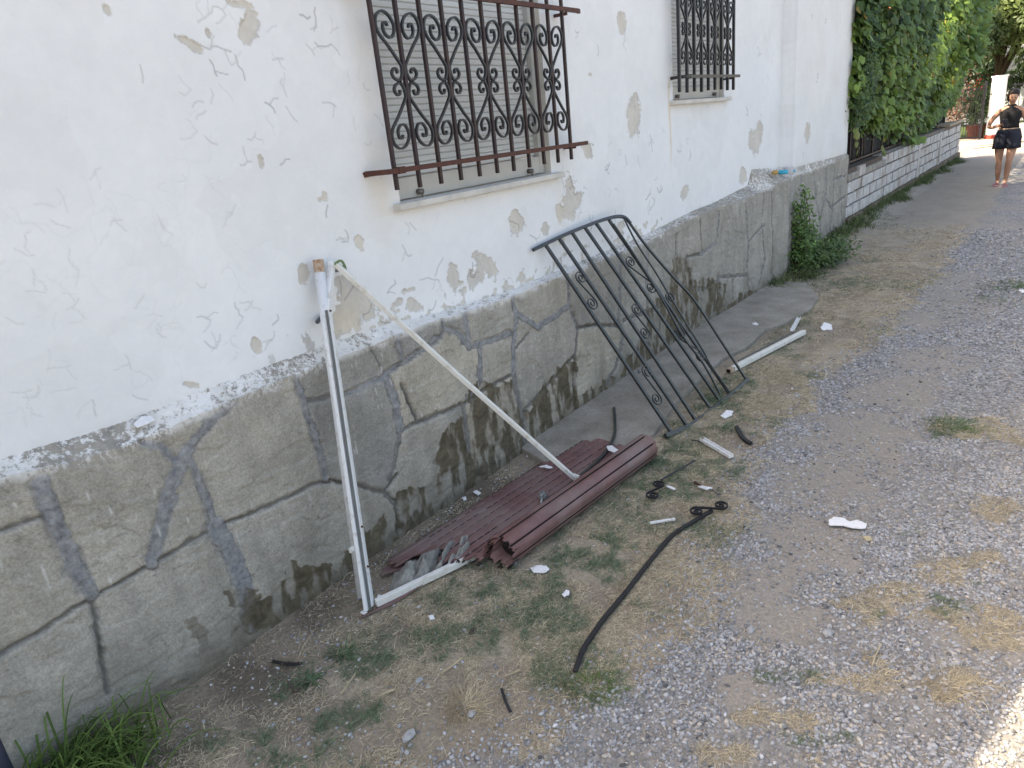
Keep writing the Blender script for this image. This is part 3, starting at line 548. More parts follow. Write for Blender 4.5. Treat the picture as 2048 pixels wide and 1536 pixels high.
tone = RNG.uniform(.24, .62, len(x))[:, None]*np.array((.93, .97, 1.06))[None]*np.where(RNG.uniform(0, 1, len(x)) < .16, 1, 0)[:, None]+0
wm_ = RNG.uniform(0, 1, len(x)); base_ = RNG.uniform(.20, .47, len(x))[:, None]*np.array((.975, .985, 1.01))[None]
base_[wm_ < .18] = RNG.uniform(.25, .5, (wm_ < .18).sum())[:, None]*np.array((1.08, .97, .84))[None]; base_[wm_ > .95] *= 1.35; base_[(wm_ > .9) & (wm_ < .95)] *= .45
tag(stones('gravel', x, y, r, np.clip(base_, 0, .8)), 'loose grey and buff gravel strewn along the lane', kind='stuff')
# plaster crumbs at the wall foot
def pc(x, y, z): return (.06+.5*sstep(.6, .75, fbm(x, y, 3.5, 3, 71)))*sstep(1.75, 2.05, y)+.05
x, y, z = scatter(900, .4, 5.5, 1.1, 2.3, pc); tag(stones('plaster_rubble', x, y, RNG.uniform(.002, .0065, len(x)), np.repeat(RNG.uniform(.45, .8, len(x))[:, None], 3, 1), .4), 'white paint and plaster crumbs fallen along the wall foot', kind='stuff')

def blades(name, x, y, L, wd, lift, bend, cols, z0=None, seg=3, ang=None, mat=None):
    n = len(x); a = RNG.uniform(0, 6.28, n) if ang is None else ang; el = lift; turn = RNG.normal(0, bend, n); P = np.zeros((n, seg+1, 2, 3))
    px, py = x.copy(), y.copy(); pz = gz_(x, y)+.001 if z0 is None else z0+0*x; e = el.copy()
    for s in range(seg+1):
        wv = wd*(1-.8*s/seg); nx, ny = -np.sin(a), np.cos(a)
        for q, sg in ((0, -1), (1, 1)):
            P[:, s, q, 0] = px+sg*nx*wv/2; P[:, s, q, 1] = py+sg*ny*wv/2; P[:, s, q, 2] = pz+sg*wv*.25
        st = L/seg; px = px+np.cos(a)*np.cos(e)*st; py = py+np.sin(a)*np.cos(e)*st; pz = np.maximum(pz+np.sin(e)*st, gz_(px, py)+.0015 if z0 is None else -1); a = a+turn/seg; e = e-abs(turn)*.6-.45*lift/seg*1.3
    k = (seg+1)*2; q = np.array([(2*s, 2*s+1, 2*s+3, 2*s+2) for s in range(seg)]); F = (q[None]+k*np.arange(n)[:, None, None]).reshape(-1, 4)
    return mesh_np(name, P.reshape(-1, 3), F, mat or BLADE, None, False, dict(col=np.repeat(cols, k, 0)))
def colmix(n, a, b, j=.12):
    t = RNG.uniform(0, 1, n)[:, None]; c = np.array(a)[None]*(1-t)+np.array(b)[None]*t; return np.clip(c*RNG.normal(1, j, (n, 1)), .01, .9)
def pd(x, y, z):
    g, d, r_, b, n_ = zones(x, y); onslab = (x > 3.3) & (x < 6.9) & (y > 1.70)
    return ((1-g)*(.10+.90*sstep(.36, .6, fbm(x, y, 7, 4, 411)))*(1-.86*b)*(1-.35*n_)+g*r_*.75+.012*g)*np.clip((3.0/z)**1.3, .06, 1)*np.where(onslab, .06, 1)*sstep(12, 10, x)
x, y, z = scatter(56000, .4, 5, -1, 2.33, pd); x2, y2, z2 = scatter(17000, 5, 12, -1, 2.2, pd); x, y, z = np.r_[x, x2], np.r_[y, y2], np.r_[z, z2]
n = len(x); s_ = np.clip((z/3)**.7, 1, 2)
o = blades('dry_grass', x, y, RNG.uniform(.012, .048, n)*s_, RNG.uniform(.0009, .0022, n)*s_, RNG.uniform(.0, .55, n), .9, colmix(n, (.66, .575, .42), (.37, .31, .215), .18))
tag(o, 'short straw-coloured dead grass between wall and gravel', kind='stuff')
def pgn(x, y, z):
    g, d, r_, b, n_ = zones(x, y); return n_*(.35+.65*sstep(.4, .6, fbm(x, y, 12, 3, 511)))*np.clip((3.0/z)**1.2, .10, 1)*np.where((x > 3.3) & (x < 6.9) & (y > 1.70), .05, 1)
x, y, z = scatter(44000, .4, 5, -1, 2.33, pgn); x2, y2, z2 = scatter(11000, 5, 13, -1, 2.2, pgn); x, y, z = np.r_[x, x2], np.r_[y, y2], np.r_[z, z2]
n = len(x); s_ = np.clip((z/3)**.7, 1, 2)
o = blades('green_grass', x, y, RNG.uniform(.012, .042, n)*s_, RNG.uniform(.0012, .0028, n)*s_, RNG.uniform(.1, 1.0, n), .8, colmix(n, (.105, .16, .095), (.20, .245, .15), .2))
tag(o, 'patchy green grass growing through the dead grass', kind='stuff')
# rank weeds along the far wall foot
def pw_(x, y, z):
    yw0 = np.interp(x, [7, 8, 11.3, 21.8], [2.2, 2.28, 2.26, 1.94]); d = yw0-y; wd = np.interp(x, [7, 7.9, 9, 11, 21, 22], [.1, .55, .34, .24, .26, .2])*(-.35+2.6*fbm(x, y*0+.3, 1.3, 3, 4))
    return (d > 0)*sstep(wd, wd*.3, d)*.8*(.25+.75*(fbm(x, y, 3, 3, 6) > .45))
x, y, z = scatter(4800, 7.2, 21.5, 1.2, 2.3, pw_); n = len(x)
o = blades('weeds', x, y, RNG.uniform(.06, .20, n), RNG.uniform(.004, .011, n), RNG.uniform(.4, 1.5, n), .7, colmix(n, (.05, .085, .035), (.16, .19, .08), .3)); tag(o, 'rank green weeds along the foot of the far walls', kind='stuff')

# concrete apron
AP = [(1308, 876), (1352, 812), (1400, 765), (1445, 724), (1496, 699), (1530, 665), (1564, 655), (1622, 622), (1637, 599), (1612, 573), (1572, 568), (1540, 575)]
ap = [tuple(gy(a, b)) for a, b in AP]+[(7.4, 2.27), (5.5, 2.345), (3.0, 2.345), (2.9, 2.1), (3.05, 1.86)]
mb = MB(); mb.prism(ap, -.05, .034); o = mb.build('concrete_path', CONC, None, bevel=.008); tag(o, kind='structure')

# ------------------------------------------------------------------ objects on the lane side
def wobble(poly, k=3, amp=.1):
    out = []
    for i in range(len(poly)):
        a, b = np.array(poly[i]), np.array(poly[(i+1) % len(poly)]); L = np.linalg.norm(b-a)
        for j in range(k): out.append(tuple(a+(b-a)*j/k+RNG.normal(0, amp*L/k, 2)*(j > 0)))
    return out
def flake(px, pts, label, z=.012, th=.004, mat=CHIP, name='plaster_flake', grp='plaster flakes fallen from the wall', tilt=.0, cat='plaster flake', zf=None):
    P = [G(px[0]+a, px[1]+b, z)[:2] for a, b in pts]; P = wobble(P, 4, .16); c_ = np.mean(P, 0); mb = MB()
    zz = [z+tilt*((p[0]-c_[0])+(p[1]-c_[1]))+RNG.uniform(-.001, .0015) for p in P]; n = len(P)
    vs = [(p[0], p[1], q) for p, q in zip(P, zz)]+[(p[0], p[1], q+th) for p, q in zip(P, zz)]+[(c_[0], c_[1], z+th+.002)]
    mb.add(vs, [tuple(reversed(range(n)))]+[(i, (i+1) % n, n+(i+1) % n, n+i) for i in range(n)]+[(n+i, n+(i+1) % n, 2*n) for i in range(n)])
    o = mb.build(name, mat); return tag(o, label, cat, grp)
flake((1695, 1047), [(-38, -4), (-28, -12), (-8, -10), (5, -2), (20, -6), (38, 2), (36, 11), (10, 10), (-8, 5), (-34, 5)], 'long bone-shaped white plaster flake lying alone on the gravel')
flake((1081, 1139), [(-20, -2), (-8, -7), (12, -6), (18, 0), (10, 7), (-14, 7)], 'white plaster flake on the grass just below the shutter roll end')
flake((1132, 1188), [(-8, 2), (0, -7), (7, -5), (6, 3), (-4, 7)], 'small white flake on green grass left of the long rubber strip')
flake((1455, 829), [(-14, 3), (-2, -6), (12, -5), (8, 2), (-6, 7)], 'white flake lying just beyond the foot of the black railing', tilt=.1)
flake((1653, 655), [(-12, 0), (-4, -6), (9, -4), (12, 2), (0, 3), (-8, 4)], 'crumpled white flake beyond the cream metal profile', tilt=.15)
flake((1225, 899), [(-12, -6), (0, -7), (16, 3), (4, 7), (-9, 2)], 'white flake lying on the brown shutter near its far edge', z=.075)
flake((1100, 934), [(-22, 0), (-6, -4), (6, 2), (-4, 3)], 'thin white sliver lying on the flat brown slats', z=.06, th=.002)
flake((954, 987), [(-8, -3), (0, -6), (8, 0), (2, 4)], 'white flake on the dirt between stone wall and brown slats')
flake((929, 998), [(-4, -2), (2, -4), (4, 2), (-2, 4)], 'tiny white flake on dirt lowest beside the stone wall by the slats')
flake((863, 1236), [(-6, -3), (3, -5), (7, 2), (-2, 5)], 'pale flake on the dirt below the frame bottom bar')
flake((762, 1198), [(-10, 4), (-4, -8), (8, -4), (6, 4)], 'white scrap wedged in the corner of the white frame', z=.03)
flake((728, 1226), [(-8, 0), (-1, -4), (7, -1), (0, 4)], 'white scrap at the left of the frame foot')
flake((1342, 976), [(-10, -4), (0, -3), (9, 3), (6, 5), (-6, 0)], 'curved white flake beside the loose iron scrolls')
flake((1510, 648), [(-6, 0), (0, -4), (7, 2), (2, 4)], 'pale flake on the concrete path behind the black railing', z=.03)
flake((2046, 583), [(-8, -3), (4, -3), (6, 2), (-4, 4)], 'white scrap at the edge of the green tuft in the gravel lane')
flake((1735, 1078), [(-10, -5), (6, -4), (9, 3), (-2, 5)], 'yellowish paper scrap beside the long white flake on gravel', mat=simple('yellowed_paper', (.55, .47, .30), .8), name='paper_scrap', cat='paper scrap', grp=None)
_p = W(290, 846, 2.37); mb = MB(); mb.sweep([_p+np.array((-.035, -.005, .004)), _p+np.array((0, -.008, .012)), _p+np.array((.03, 0, .006))], [.02, .038, .02], .004, nrm=(0, -.6, .8)); o = mb.build('plaster_flake', CHIP); tag(o, 'white plaster flake resting on the plinth ledge at the left', 'plaster flake', 'plaster flakes fallen from the wall')

def strip(name, pix, z, wd, ht, mat, label, cat, group=None, n=4, k=4, smooth=False, bevel=0):
    P = [G(a, b, (z[i] if hasattr(z, '__len__') else z)) for i, (a, b) in enumerate(pix)]
    mb = MB(); mb.sweep(spline(P, k) if k > 1 else P, wd, ht, n=n); o = mb.build(name, mat, None, smooth, bevel); return tag(o, label, cat, group)
# long black rubber strip
o = strip('rubber_strip', [(1150, 1343), (1166, 1300), (1186, 1268), (1212, 1232), (1255, 1180), (1300, 1122), (1340, 1075), (1372, 1052), (1424, 1021)], .015, .018, .014, RUBB, 'long bent black rubber strip lying from the grass tuft up to the iron scrolls', 'rubber strip', bevel=.003)
mb = MB(); P = [G(a, b, .0225) for a, b in ((1152, 1336), (1167, 1299), (1187, 1267), (1213, 1231), (1256, 1179), (1301, 1121), (1341, 1074), (1373, 1051), (1420, 1023))]; mb.sweep(spline(P, 4), .005, .002); mb.build('ridge', RUBB, o)
o = strip('rubber_strip', [(1473, 853), (1480, 868), (1488, 878), (1502, 887)], .015, .022, .015, RUBB, 'short bent black rubber piece on the gravel edge past the white channel', 'rubber strip', k=3)
# seal strip draped over the shutter
strip('sealing_strip', [(1228, 815), (1230, 850), (1228, 872), (1214, 900), (1190, 926), (1150, 960), (1125, 980), (1098, 998)], [.040, .042, .055, .062, .064, .066, .066, .062], .017, .008, SEAL, 'thin grey-green window seal draped across the brown slats', 'sealing strip')
mb = MB(); c_ = G(1083, 995, .066)
for i in range(26):
    d = Vector(RNG.normal(0, 1, 3)).normalized(); e = Vector(RNG.normal(0, 1, 3)).normalized(); q = Vector(c_)+Vector((RNG.uniform(-.028, .03), RNG.uniform(-.016, .018), RNG.uniform(-.012, .02)))
    mb.add([q, q+d*.02, q+d*.018+e*.016, q+e*.018], [(0, 1, 2, 3)])
tag(mb.build('crumpled_foil', simple('dull_foil', (.40, .43, .42), .35, .3, .4, 60)), 'crumpled grey foil scrap at the end of the sealing strip', 'foil scrap')
# loose iron scrolls
def spiral(c, r0, turns, a0, up, sgn=1, n=26):
    """flat spiral from outside to inside about c in plane with axes ground; returns points"""
    out = []
    for i in range(n):
        t = i/(n-1); a = a0+sgn*turns*2*math.pi*t; r = r0*(1-.82*t); out.append(Vector(c)+up[0]*(r*math.cos(a))+up[1]*(r*math.sin(a)))
    return out
GX = (Vector((1, 0, 0)), Vector((0, 1, 0)))
def loosescroll(c1, c2, r1, r2, tail, label, z=.03):
    e = empty('iron_scroll'); tag(e, label, 'iron scroll', 'iron scrolls broken off the grille')
    C1, C2 = G(*c1, z), G(*c2, z); d = np.arctan2(*(C2-C1)[[1, 0]])
    A = spiral(C1, r1, 1.6, d+1.3, GX, 1)[::-1]; B = spiral(C2, r2, 1.6, d+math.pi+1.3, GX, 1)
    mb = MB(); mb.sweep(A+B, .007, .010, nrm=(0, 0, 1)); o = mb.build('scroll', BIRON, e)
    if tail:
        mb = MB(); mb.sweep([G(*tail[0], .03), G(*tail[1], .02)], .010, .010, n=6); mb.build('rod', BIRON, e)
loosescroll((1316, 968), (1306, 990), .032, .034, ((1322, 960), (1390, 921)), 'loose black iron double scroll with a thin rod, right of the shutter roll')
loosescroll((1394, 1022), (1441, 1010), .034, .036, None, 'loose black iron double scroll at the top end of the long rubber strip')
# white and grey profiles
def profile(name, pix, z, wd, ht, mat, label, cat, endmat=None, endk=.06):
    P = [Vector(G(a, b, zz)) for (a, b), zz in zip(pix, z)]; e = empty(name); tag(e, label, cat)
    t = (P[-1]-P[0]).normalized(); sd = t.cross(Vector((0, 0, 1))).normalized(); a, b = P[0], P[-1]
    mb = MB(); mb.sweep([a, b], wd, ht*.25); mb.build('web', mat, e, bevel=.001)
    for s in (-1, 1):
        mb = MB(); off = sd*s*(wd/2-.002)+Vector((0, 0, ht*.45)); mb.sweep([a+off, b+off], .004, ht*.8); mb.build('flange', mat, e)
    if endmat:
        mb = MB(); mb.sweep([a-t*.01, a+t*endk], wd+.004, ht+.004); mb.build('rusty_end', endmat, e)
    return e
profile('metal_channel', [(1404, 880), (1463, 915)], [.025, .018], .032, .018, WMET, 'short white metal channel lying on dead grass below the railing', 'metal channel')
strip('metal_strip', [(1382, 880), (1396, 882), (1408, 886)], .014, .010, .004, RUBB, 'dark flat scrap touching the end of the short white channel', 'metal strip', k=2)
e = empty('metal_profile'); tag(e, 'long cream painted steel profile with a rusty end, lying beyond the railing', 'metal profile')
a, b = Vector(G(1457, 742, .03)), Vector(G(1608, 664, .03)); mb = MB(); mb.sweep([a+(b-a)*.05, b], .038, .034); mb.build('tube', CREAM, e, bevel=.003)
mb = MB(); mb.sweep([a, a+(b-a)*.0499], .037, .033); mb.build('rusty_end', RUSTE, e)
mb = MB(); mb.sweep([a-(b-a)*.004, a-(b-a)*.0005], .028, .024); mb.build('hollow', DARK, e)
strip('metal_rod', [(1477, 721), (1530, 694), (1588, 663)], .055, .012, .012, simple('dark_grey_tube', (.11, .11, .11), .5), 'thin grey rod lying along the wall side of the cream profile', 'metal rod', k=1, n=8)
profile('metal_channel', [(1584, 662), (1598, 636)], [.06, .05], .03, .014, WMET, 'very short bluish white channel crossing the far end of the cream profile', 'metal channel')
strip('straw_stalk', [(1590, 650), (1600, 640), (1611, 633)], .05, .006, .004, STRAWM, 'pale stalk beside the short bluish channel', 'stalk')
strip('plastic_stick', [(1300, 1046), (1325, 1042), (1350, 1038)], .015, .012, .008, WMET, 'thin white stick on the grass between shutter roll and long rubber strip', 'stick')
# steel stub and wire near the scrolls
e = empty('hinge_scrap'); tag(e, 'small broken dark hinge piece with bluish flakes above the lower scroll', 'hinge')
mb = MB(); mb.sweep([G(1389, 964, .02), G(1402, 972, .02)], .014, .012, n=8); mb.build('pin', RUST, e)
mb = MB(); mb.sweep([G(1398, 972, .018), G(1414, 977, .024), G(1424, 976, .015)], [.018, .026, .01], .006); mb.build('plate', WMET, e)
mb = MB(); mb.sweep(spline([G(1412, 976, .02), G(1425, 981, .02), G(1438, 990, .012)], 3), .006, .004, n=5); mb.build('wire', SEAL, e)
for pix, wd, mt, lb, ct, nm in (([(545, 1322), (575, 1328), (604, 1327)], [.012]*0 or .014, RUBB, 'dark flat splinter on the bare soil at the left, beside a dry tuft', 'splinter', 'dark_splinter'),
        ([(1003, 1377), (1010, 1400), (1021, 1424)], .010, RUBB, 'thin dark splinter on bare soil at the bottom centre', 'splinter', 'dark_splinter'),
        ([(884, 1345), (905, 1331), (923, 1317)], .006, STRAWM, 'pale thin twig below the shutter on patchy grass', 'twig', 'twig'),
        ([(762, 1390), (775, 1384), (788, 1379)], .007, STRAWM, 'short pale twig on bare soil near the bottom edge', 'twig', 'twig'),
        ([(682, 1388), (696, 1368), (711, 1347)], .005, STRAWM, 'straw stalk slanting near the spiky green plant', 'stalk', 'straw_stalk'),
        ([(575, 1362), (590, 1385), (598, 1375)], .006, TWIG, 'dark bent twig beside the spiky plant', 'twig', 'twig'),
        ([(1010, 1352), (1040, 1340)], .004, STRAWM, 'thin straw above the dark splinter', 'stalk', 'straw_stalk'),
        ([(1745, 1330), (1752, 1310), (1762, 1288)], .004, STRAWM, 'pale straw standing out of the gravel', 'stalk', 'straw_stalk')):
    strip(nm, pix, .012, wd, .004, mt, lb, ct, k=3 if len(pix) > 2 else 1)
mb = MB(); c_ = G(945, 1264, .012)
def lump(name, px, py, r, mat, label, cat, flat=.5, z=0):
    c_ = G(px, py, z); V = ICO*RNG.uniform(.75, 1.2, (12, 1))*np.array((r*1.3, r*.9, r*flat)); mb = MB(); mb.add(V+c_+np.array((0, 0, r*flat*.5)), [tuple(f) for f in ICF]); return tag(mb.build(name, mat), label, cat)
lump('slat_fragment', 945, 1264, .02, TWIG, 'dark brown chip on green grass below the shutter', 'fragment', .25)
STONEM = simple('loose_stone', (.42, .42, .42), .85, 0, .3, 40)
for px, py, r, lb in ((943, 1430, .016, 'bluish stone beside the straw tuft'), (818, 1474, .022, 'flat grey stone on bare soil near the bottom edge'), (1655, 1268, .022, 'larger pale stone in the gravel at the dusty strip'), (1500, 1262, .016, 'pale stone where dust meets gravel'), (838, 1362, .014, 'buff stone on bare soil by the pale twig'), (1128, 742, .0, '')):
    if r: lump('loose_stone', px, py, r, STONEM, lb, 'stone', .55)

# ---- dry and green tufts that stand out
def tuft(name, px, py, n, L, wd, lift, cols, label, cat, spread=.05, z=0, seg=5, jit=.25, ang=None, bend=.5, group=None):
    c_ = G(px, py, z); x = c_[0]+RNG.normal(0, spread, n); y = c_[1]+RNG.normal(0, spread, n)
    a = np.arctan2(y-c_[1], x-c_[0])+RNG.normal(0, .6, n) if ang is None else RNG.normal(ang, .9, n)
    o = blades(name, x, y, RNG.uniform(L*.4, L, n), RNG.uniform(wd*.6, wd, n), RNG.uniform(*lift, n), bend, colmix(n, *cols, .18), seg=seg, ang=a); return tag(o, label, cat, group)
GRC = ((.06, .11, .035), (.13, .19, .06)); DRC = ((.60, .51, .35), (.38, .31, .20))
tuft('dry_tuft', 930, 1412, 420, .07, .002, (.0, .8), DRC, 'pale clump of cut straw on the bare soil at bottom centre', 'straw clump', .035)
tuft('spiky_plant', 620, 1362, 26, .09, .008, (.2, .8), ((.07, .13, .06), (.11, .17, .09)), 'spiky green rosette plant on bare soil, lower of the two', 'plant', .008)
tuft('spiky_plant', 690, 1311, 40, .08, .006, (.2, .9), ((.07, .13, .06), (.11, .17, .09)), 'spiky green rosette plant nearer the white frame foot', 'plant', .018)
tuft('dry_tuft', 592, 1318, 34, .13, .0022, (.3, 1.3), DRC, 'thin dry tuft with tall stalks by the dark flat splinter', 'dry tuft', .012)
tuft('grass_tuft', 1180, 1375, 260, .06, .003, (.3, 1.2), ((.07, .13, .03), (.14, .20, .06)), 'fresh green tuft at the lower end of the long rubber strip', 'grass tuft', .05)
tuft('grass_tuft', 1900, 856, 220, .07, .004, (.3, 1.2), GRC, 'green tuft alone in the middle of the gravel lane', 'grass tuft', .07)
tuft('grass_tuft', 2028, 575, 200, .08, .006, (.3, 1.2), GRC, 'low green tuft at the right edge of the lane beyond', 'grass tuft', .12)
tuft('dry_tuft', 1895, 1372, 260, .07, .002, (.1, 1.0), DRC, 'dry straw clump in the gravel near the sunlit patch', 'dry tuft', .045)
# long grass clump bottom left
gc = empty('grass_clump'); tag(gc, 'long bright green grass clump growing at the wall foot, bottom left corner', 'grass clump')
V = []; F = []; Cc = []
def longblade(p0, tip, sag, wd, colr):
    b = len(V); n = 9
    for i in range(n):
        t = i/(n-1); p = Vector(p0).lerp(Vector(tip), t); p.z += sag*4*t*(1-t)
        d = (Vector(tip)-Vector(p0)); nn = Vector((-d.y, d.x, 0)).normalized(); ww = wd*(1-t)**.6*.5+.0003
        V.append(p-nn*ww); V.append(p+nn*ww+Vector((0, 0, ww*.5))); Cc.extend([colr, colr])
        if i: F.append((b+2*i-2, b+2*i-1, b+2*i+1, b+2*i))
root = G(110, 1620, 0)
for i in range(800):
    p0 = root+np.array((RNG.normal(0, .13), RNG.normal(0, .08), 0)); p0[1] = min(p0[1], 2.24); a = RNG.uniform(0, 6.28); L = RNG.uniform(.06, .30)
    tip = p0+np.array((math.cos(a)*L*.9, math.sin(a)*L*.7, RNG.uniform(.0, .18))); tip[1] = min(tip[1], 2.29)
    c_ = colmix(1, (.045, .085, .02), (.13, .20, .05), .2)[0]; longblade(p0, tip, RNG.uniform(.02, .10), RNG.uniform(.004, .008), tuple(c_))
for px, py, zz, yy in ((330, 1342, .22, 0), (365, 1425, .14, 0), (130, 1345, .33, 2.2), (40, 1280, .42, 2.2), (0, 1365, .32, 2.2), (300, 1510, .05, 0), (220, 1480, .07, 0), (90, 1400, .25, 2.2), (290, 1530, .05, 0), (60, 1330, .3, 2.15), (180, 1430, .2, 2.1), (210, 1500, .05, 0), (240, 1455, .12, 0), (5, 1440, .25, 2.1), (100, 1470, .15, 1.95), (150, 1380, .3, 2.1)):
    tip = G(px, py, zz); p0 = root+np.array((RNG.normal(0, .05), RNG.normal(0, .03), 0)); longblade(p0, tip, .07, .008, tuple(colmix(1, (.06, .10, .025), (.13, .21, .06), .1)[0]))
mesh_np('blades', np.array([tuple(v) for v in V]), F, BLADE, gc, True, dict(col=np.array(Cc)))
_q = W(6, 1420, 2.2); e = empty('pipe_stub'); tag(e, 'dark blue pipe stub standing behind the long grass at the left edge', 'pipe')
mb = MB(); mb.sweep([(_q[0]-.055, 2.2, 0), (_q[0]-.055, 2.2, _q[2]+.05)], .05, .05, n=14, nrm=(0, 1, 0)); mb.build('tube', simple('dark_blue_plastic', (.03, .035, .06), .4), e, True)
mb = MB(); mb.sweep([(_q[0]-.055, 2.2, _q[2]+.02), (_q[0]-.055, 2.2, _q[2]+.055)], .056, .056, n=14, nrm=(0, 1, 0)); mb.build('collar', simple('dark_blue_plastic', (.03, .035, .06), .4), e)

# ------------------------------------------------------------------ roller shutter on the ground
rs = empty('fallen_shutter'); tag(rs, 'brown plastic roller shutter lying half unrolled on the ground against the stone wall', 'roller shutter')
O0 = np.array((2.01, 1.73, 0)); ud = np.array(G(1305, 905, .05))-np.array((2.01, 1.70, .05)); ud[2] = 0; Lr = np.linalg.norm(ud); ud /= Lr; vd = np.array((-ud[1], ud[0], 0))
def sh(u, v, z): return O0+ud*u+vd*v+np.array((0, 0, z))
def jag(a, n): return [a+random.uniform(-.012, .012) for _ in range(n)]
def slat(cx0, cz0, cx1, cz1, u0, u1, nrm_out, name='slat', bl=.0038):
    """curved slat between two cross-section points (v,z)"""
    mb = MB(); k = 6; nu = 10; a = Vector((cx0, cz0)); b = Vector((cx1, cz1)); t = (b-a); L = t.length; t /= L; nn = Vector(nrm_out)
    us = np.linspace(u0, u1, nu+1); rows = []
    j0 = [random.uniform(-.014, .016) for _ in range(k+1)]; j1 = [random.uniform(-.008, .006) for _ in range(k+1)]
    for side in (0, 1):
        for i, u in enumerate(us):
            row = []
            for q in range(k+1):
                f = .012+.976*q/k; bul = bl*math.sin(math.pi*q/k)-(.007 if side else 0)
                p = a+t*(f*L)+nn*bul; uu = u+(j0[q] if i == 0 else (j1[q] if i == nu else 0)); row.append(sh(uu, p.x, p.y+.0015*math.sin(u*5+cx0*30)))
            rows.append(row)
    vs = [p for r_ in rows for p in r_]; K = k+1; N = nu+1; fs = []
    for i in range(nu):
        for q in range(k):
            a0 = i*K+q; fs.append((a0, a0+1, a0+K+1, a0+K)); a1 = N*K+a0; fs.append((a1, a1+K, a1+K+1, a1+1))
        for q in (0, k):
            a0 = i*K+q; a1 = N*K+a0; fs.append((a0, a0+K, a1+K, a1))
    for i in (0, nu):
        for q in range(k): a0 = i*K+q; fs.append((a0, N*K+a0, N*K+a0+1, a0+1))
    mb.add(vs, fs); return mb.build(name, BROWN, rs, True)
def dashes(v, z, u0, u1, step=.048, nrmv=(0, 1)):
    mb = MB(); u = u0+.02
    a_ = .0026
    while u < u1-.04:
        if random.random() < .93: mb.box(sh(u+.016, v, z), (.034, .0036, .006), Matrix(((ud[0], vd[0], 0), (ud[1], vd[1], 0), (0, 0, 1))))
        u += step
    mb.build('slots', DARK, rs)
# flat field: v from roll to wall
fl = [(.088, .028, .120, .050, -.06, 1.22), (.120, .050, .158, .040, -.10, 1.23), (.158, .040, .196, .048, -.14, 1.23), (.196, .048, .252, .046, -.17, 1.20), (.252, .046, .308, .045, -.11, 1.22), (.308, .045, .365, .040, -.20, 1.23), (.365, .040, .425, .035, -.30, 1.19), (.425, .035, .475, .018, -.28, 1.17)]
for (v0, z0, v1, z1, u0, u1) in fl:
    t = Vector((v1-v0, z1-z0)).normalized(); nn = Vector((-t.y, t.x)); nn = nn if nn.y > 0 else -nn
    slat(v0, z0, v1, z1, u0, u1, nn); dashes(v1, z1-.0015, max(u0, -.12), u1)
    mb = MB(); mb.sweep([sh(u0+.02, v1, z1-.004), sh(u1-.01, v1, z1-.004)], .004, .004); mb.build('hinge_strip', simple('dark_brown_hinge', (.05, .028, .026), .6), rs)
# the roll: two turns of slats
R0 = .075; nS = 7; cv, cz = 0.0, R0+.004
rp = []
th0 = math.radians(15)
tot = 8
for i in range(tot+1):
    a = math.radians(28)-i*2*math.pi/nS; r_ = R0*(1-.022*i); rp.append((cv+r_*math.cos(a), cz+r_*math.sin(a)))
# outside: from flat side over the top, down the lane side, under, inwards
rp = []
for i in range(tot+1):
    a = math.radians(38)+i*2*math.pi/nS; r_ = R0*(1-.028*i); rp.append((cv+r_*math.cos(a), cz+r_*math.sin(a)))
for i in range(tot):
    (a0, b0), (a1, b1) = rp[i], rp[i+1]; m_ = Vector(((a0+a1)/2-cv, (b0+b1)/2-cz)).normalized()
    slat(a0, b0, a1, b1, -.015+random.uniform(-.015, .02)+(.02 if i > 9 else 0), Lr-.01+random.uniform(-.015, .012)-(.03 if i > 6 else 0), m_, bl=.0105)
    if i < 7: mb = MB(); mb.sweep([sh(.0, a1*.99, cz+(b1-cz)*.99), sh(Lr-.03, a1*.99, cz+(b1-cz)*.99)], .006, .006); mb.build('hinge_strip', DARK, rs)
slat(rp[0][0], rp[0][1], .088, .030, -.03, Lr-.04, Vector((.3, 1)).normalized())
mb = MB(); mb.sweep([sh(.05, cv, cz), sh(Lr-.06, cv, cz)], .098, .098, n=16, nrm=(0, 0, 1)); mb.build('roll_shade_core', simple('painted_roll_shade', (.022, .016, .016), .8), rs)  # near-black stand-in cylinder, painted shade for the open end of the roll
# under side: dark folded remains at the torn end
mb = MB(); nn_ = 26
for j in range(3):
    pts = [sh(-.33+.022*i-.02*j, .44-.02*j-.01*i+.006*math.sin(i), .008+.006*j) for i in range(8)]
    mb.sweep(pts, .02, .004)
mb.build('torn_edge', BROWN, rs)
# frayed fins inside the torn roll end
mb = MB()
for i in range(40):
    a = random.uniform(0, 6.28); r_ = R0*random.uniform(.80, 1.02); mb.box(sh(random.uniform(-.02, .03), cv+r_*math.cos(a), cz+r_*math.sin(a)), (random.uniform(.01, .035), .003, random.uniform(.004, .012)), Matrix.Rotation(random.uniform(0, 3), 3, 'X'))
for i in range(44):
    v = random.uniform(.05, .36); mb.box(sh(np.interp(v, [.05, .2, .25, .31, .36], [-.05, -.17, -.12, -.18, -.28])+random.uniform(-.012, .012), v, np.interp(v, [.05, .12, .2, .36], [.02, .046, .042, .036])), (random.uniform(.006, .025), .004, random.uniform(.004, .014)), Matrix.Rotation(random.uniform(0, 3), 3, 'X'))
mb.build('frayed_plastic', simple('frayed_dark_plastic', (.03, .022, .022), .5), rs)
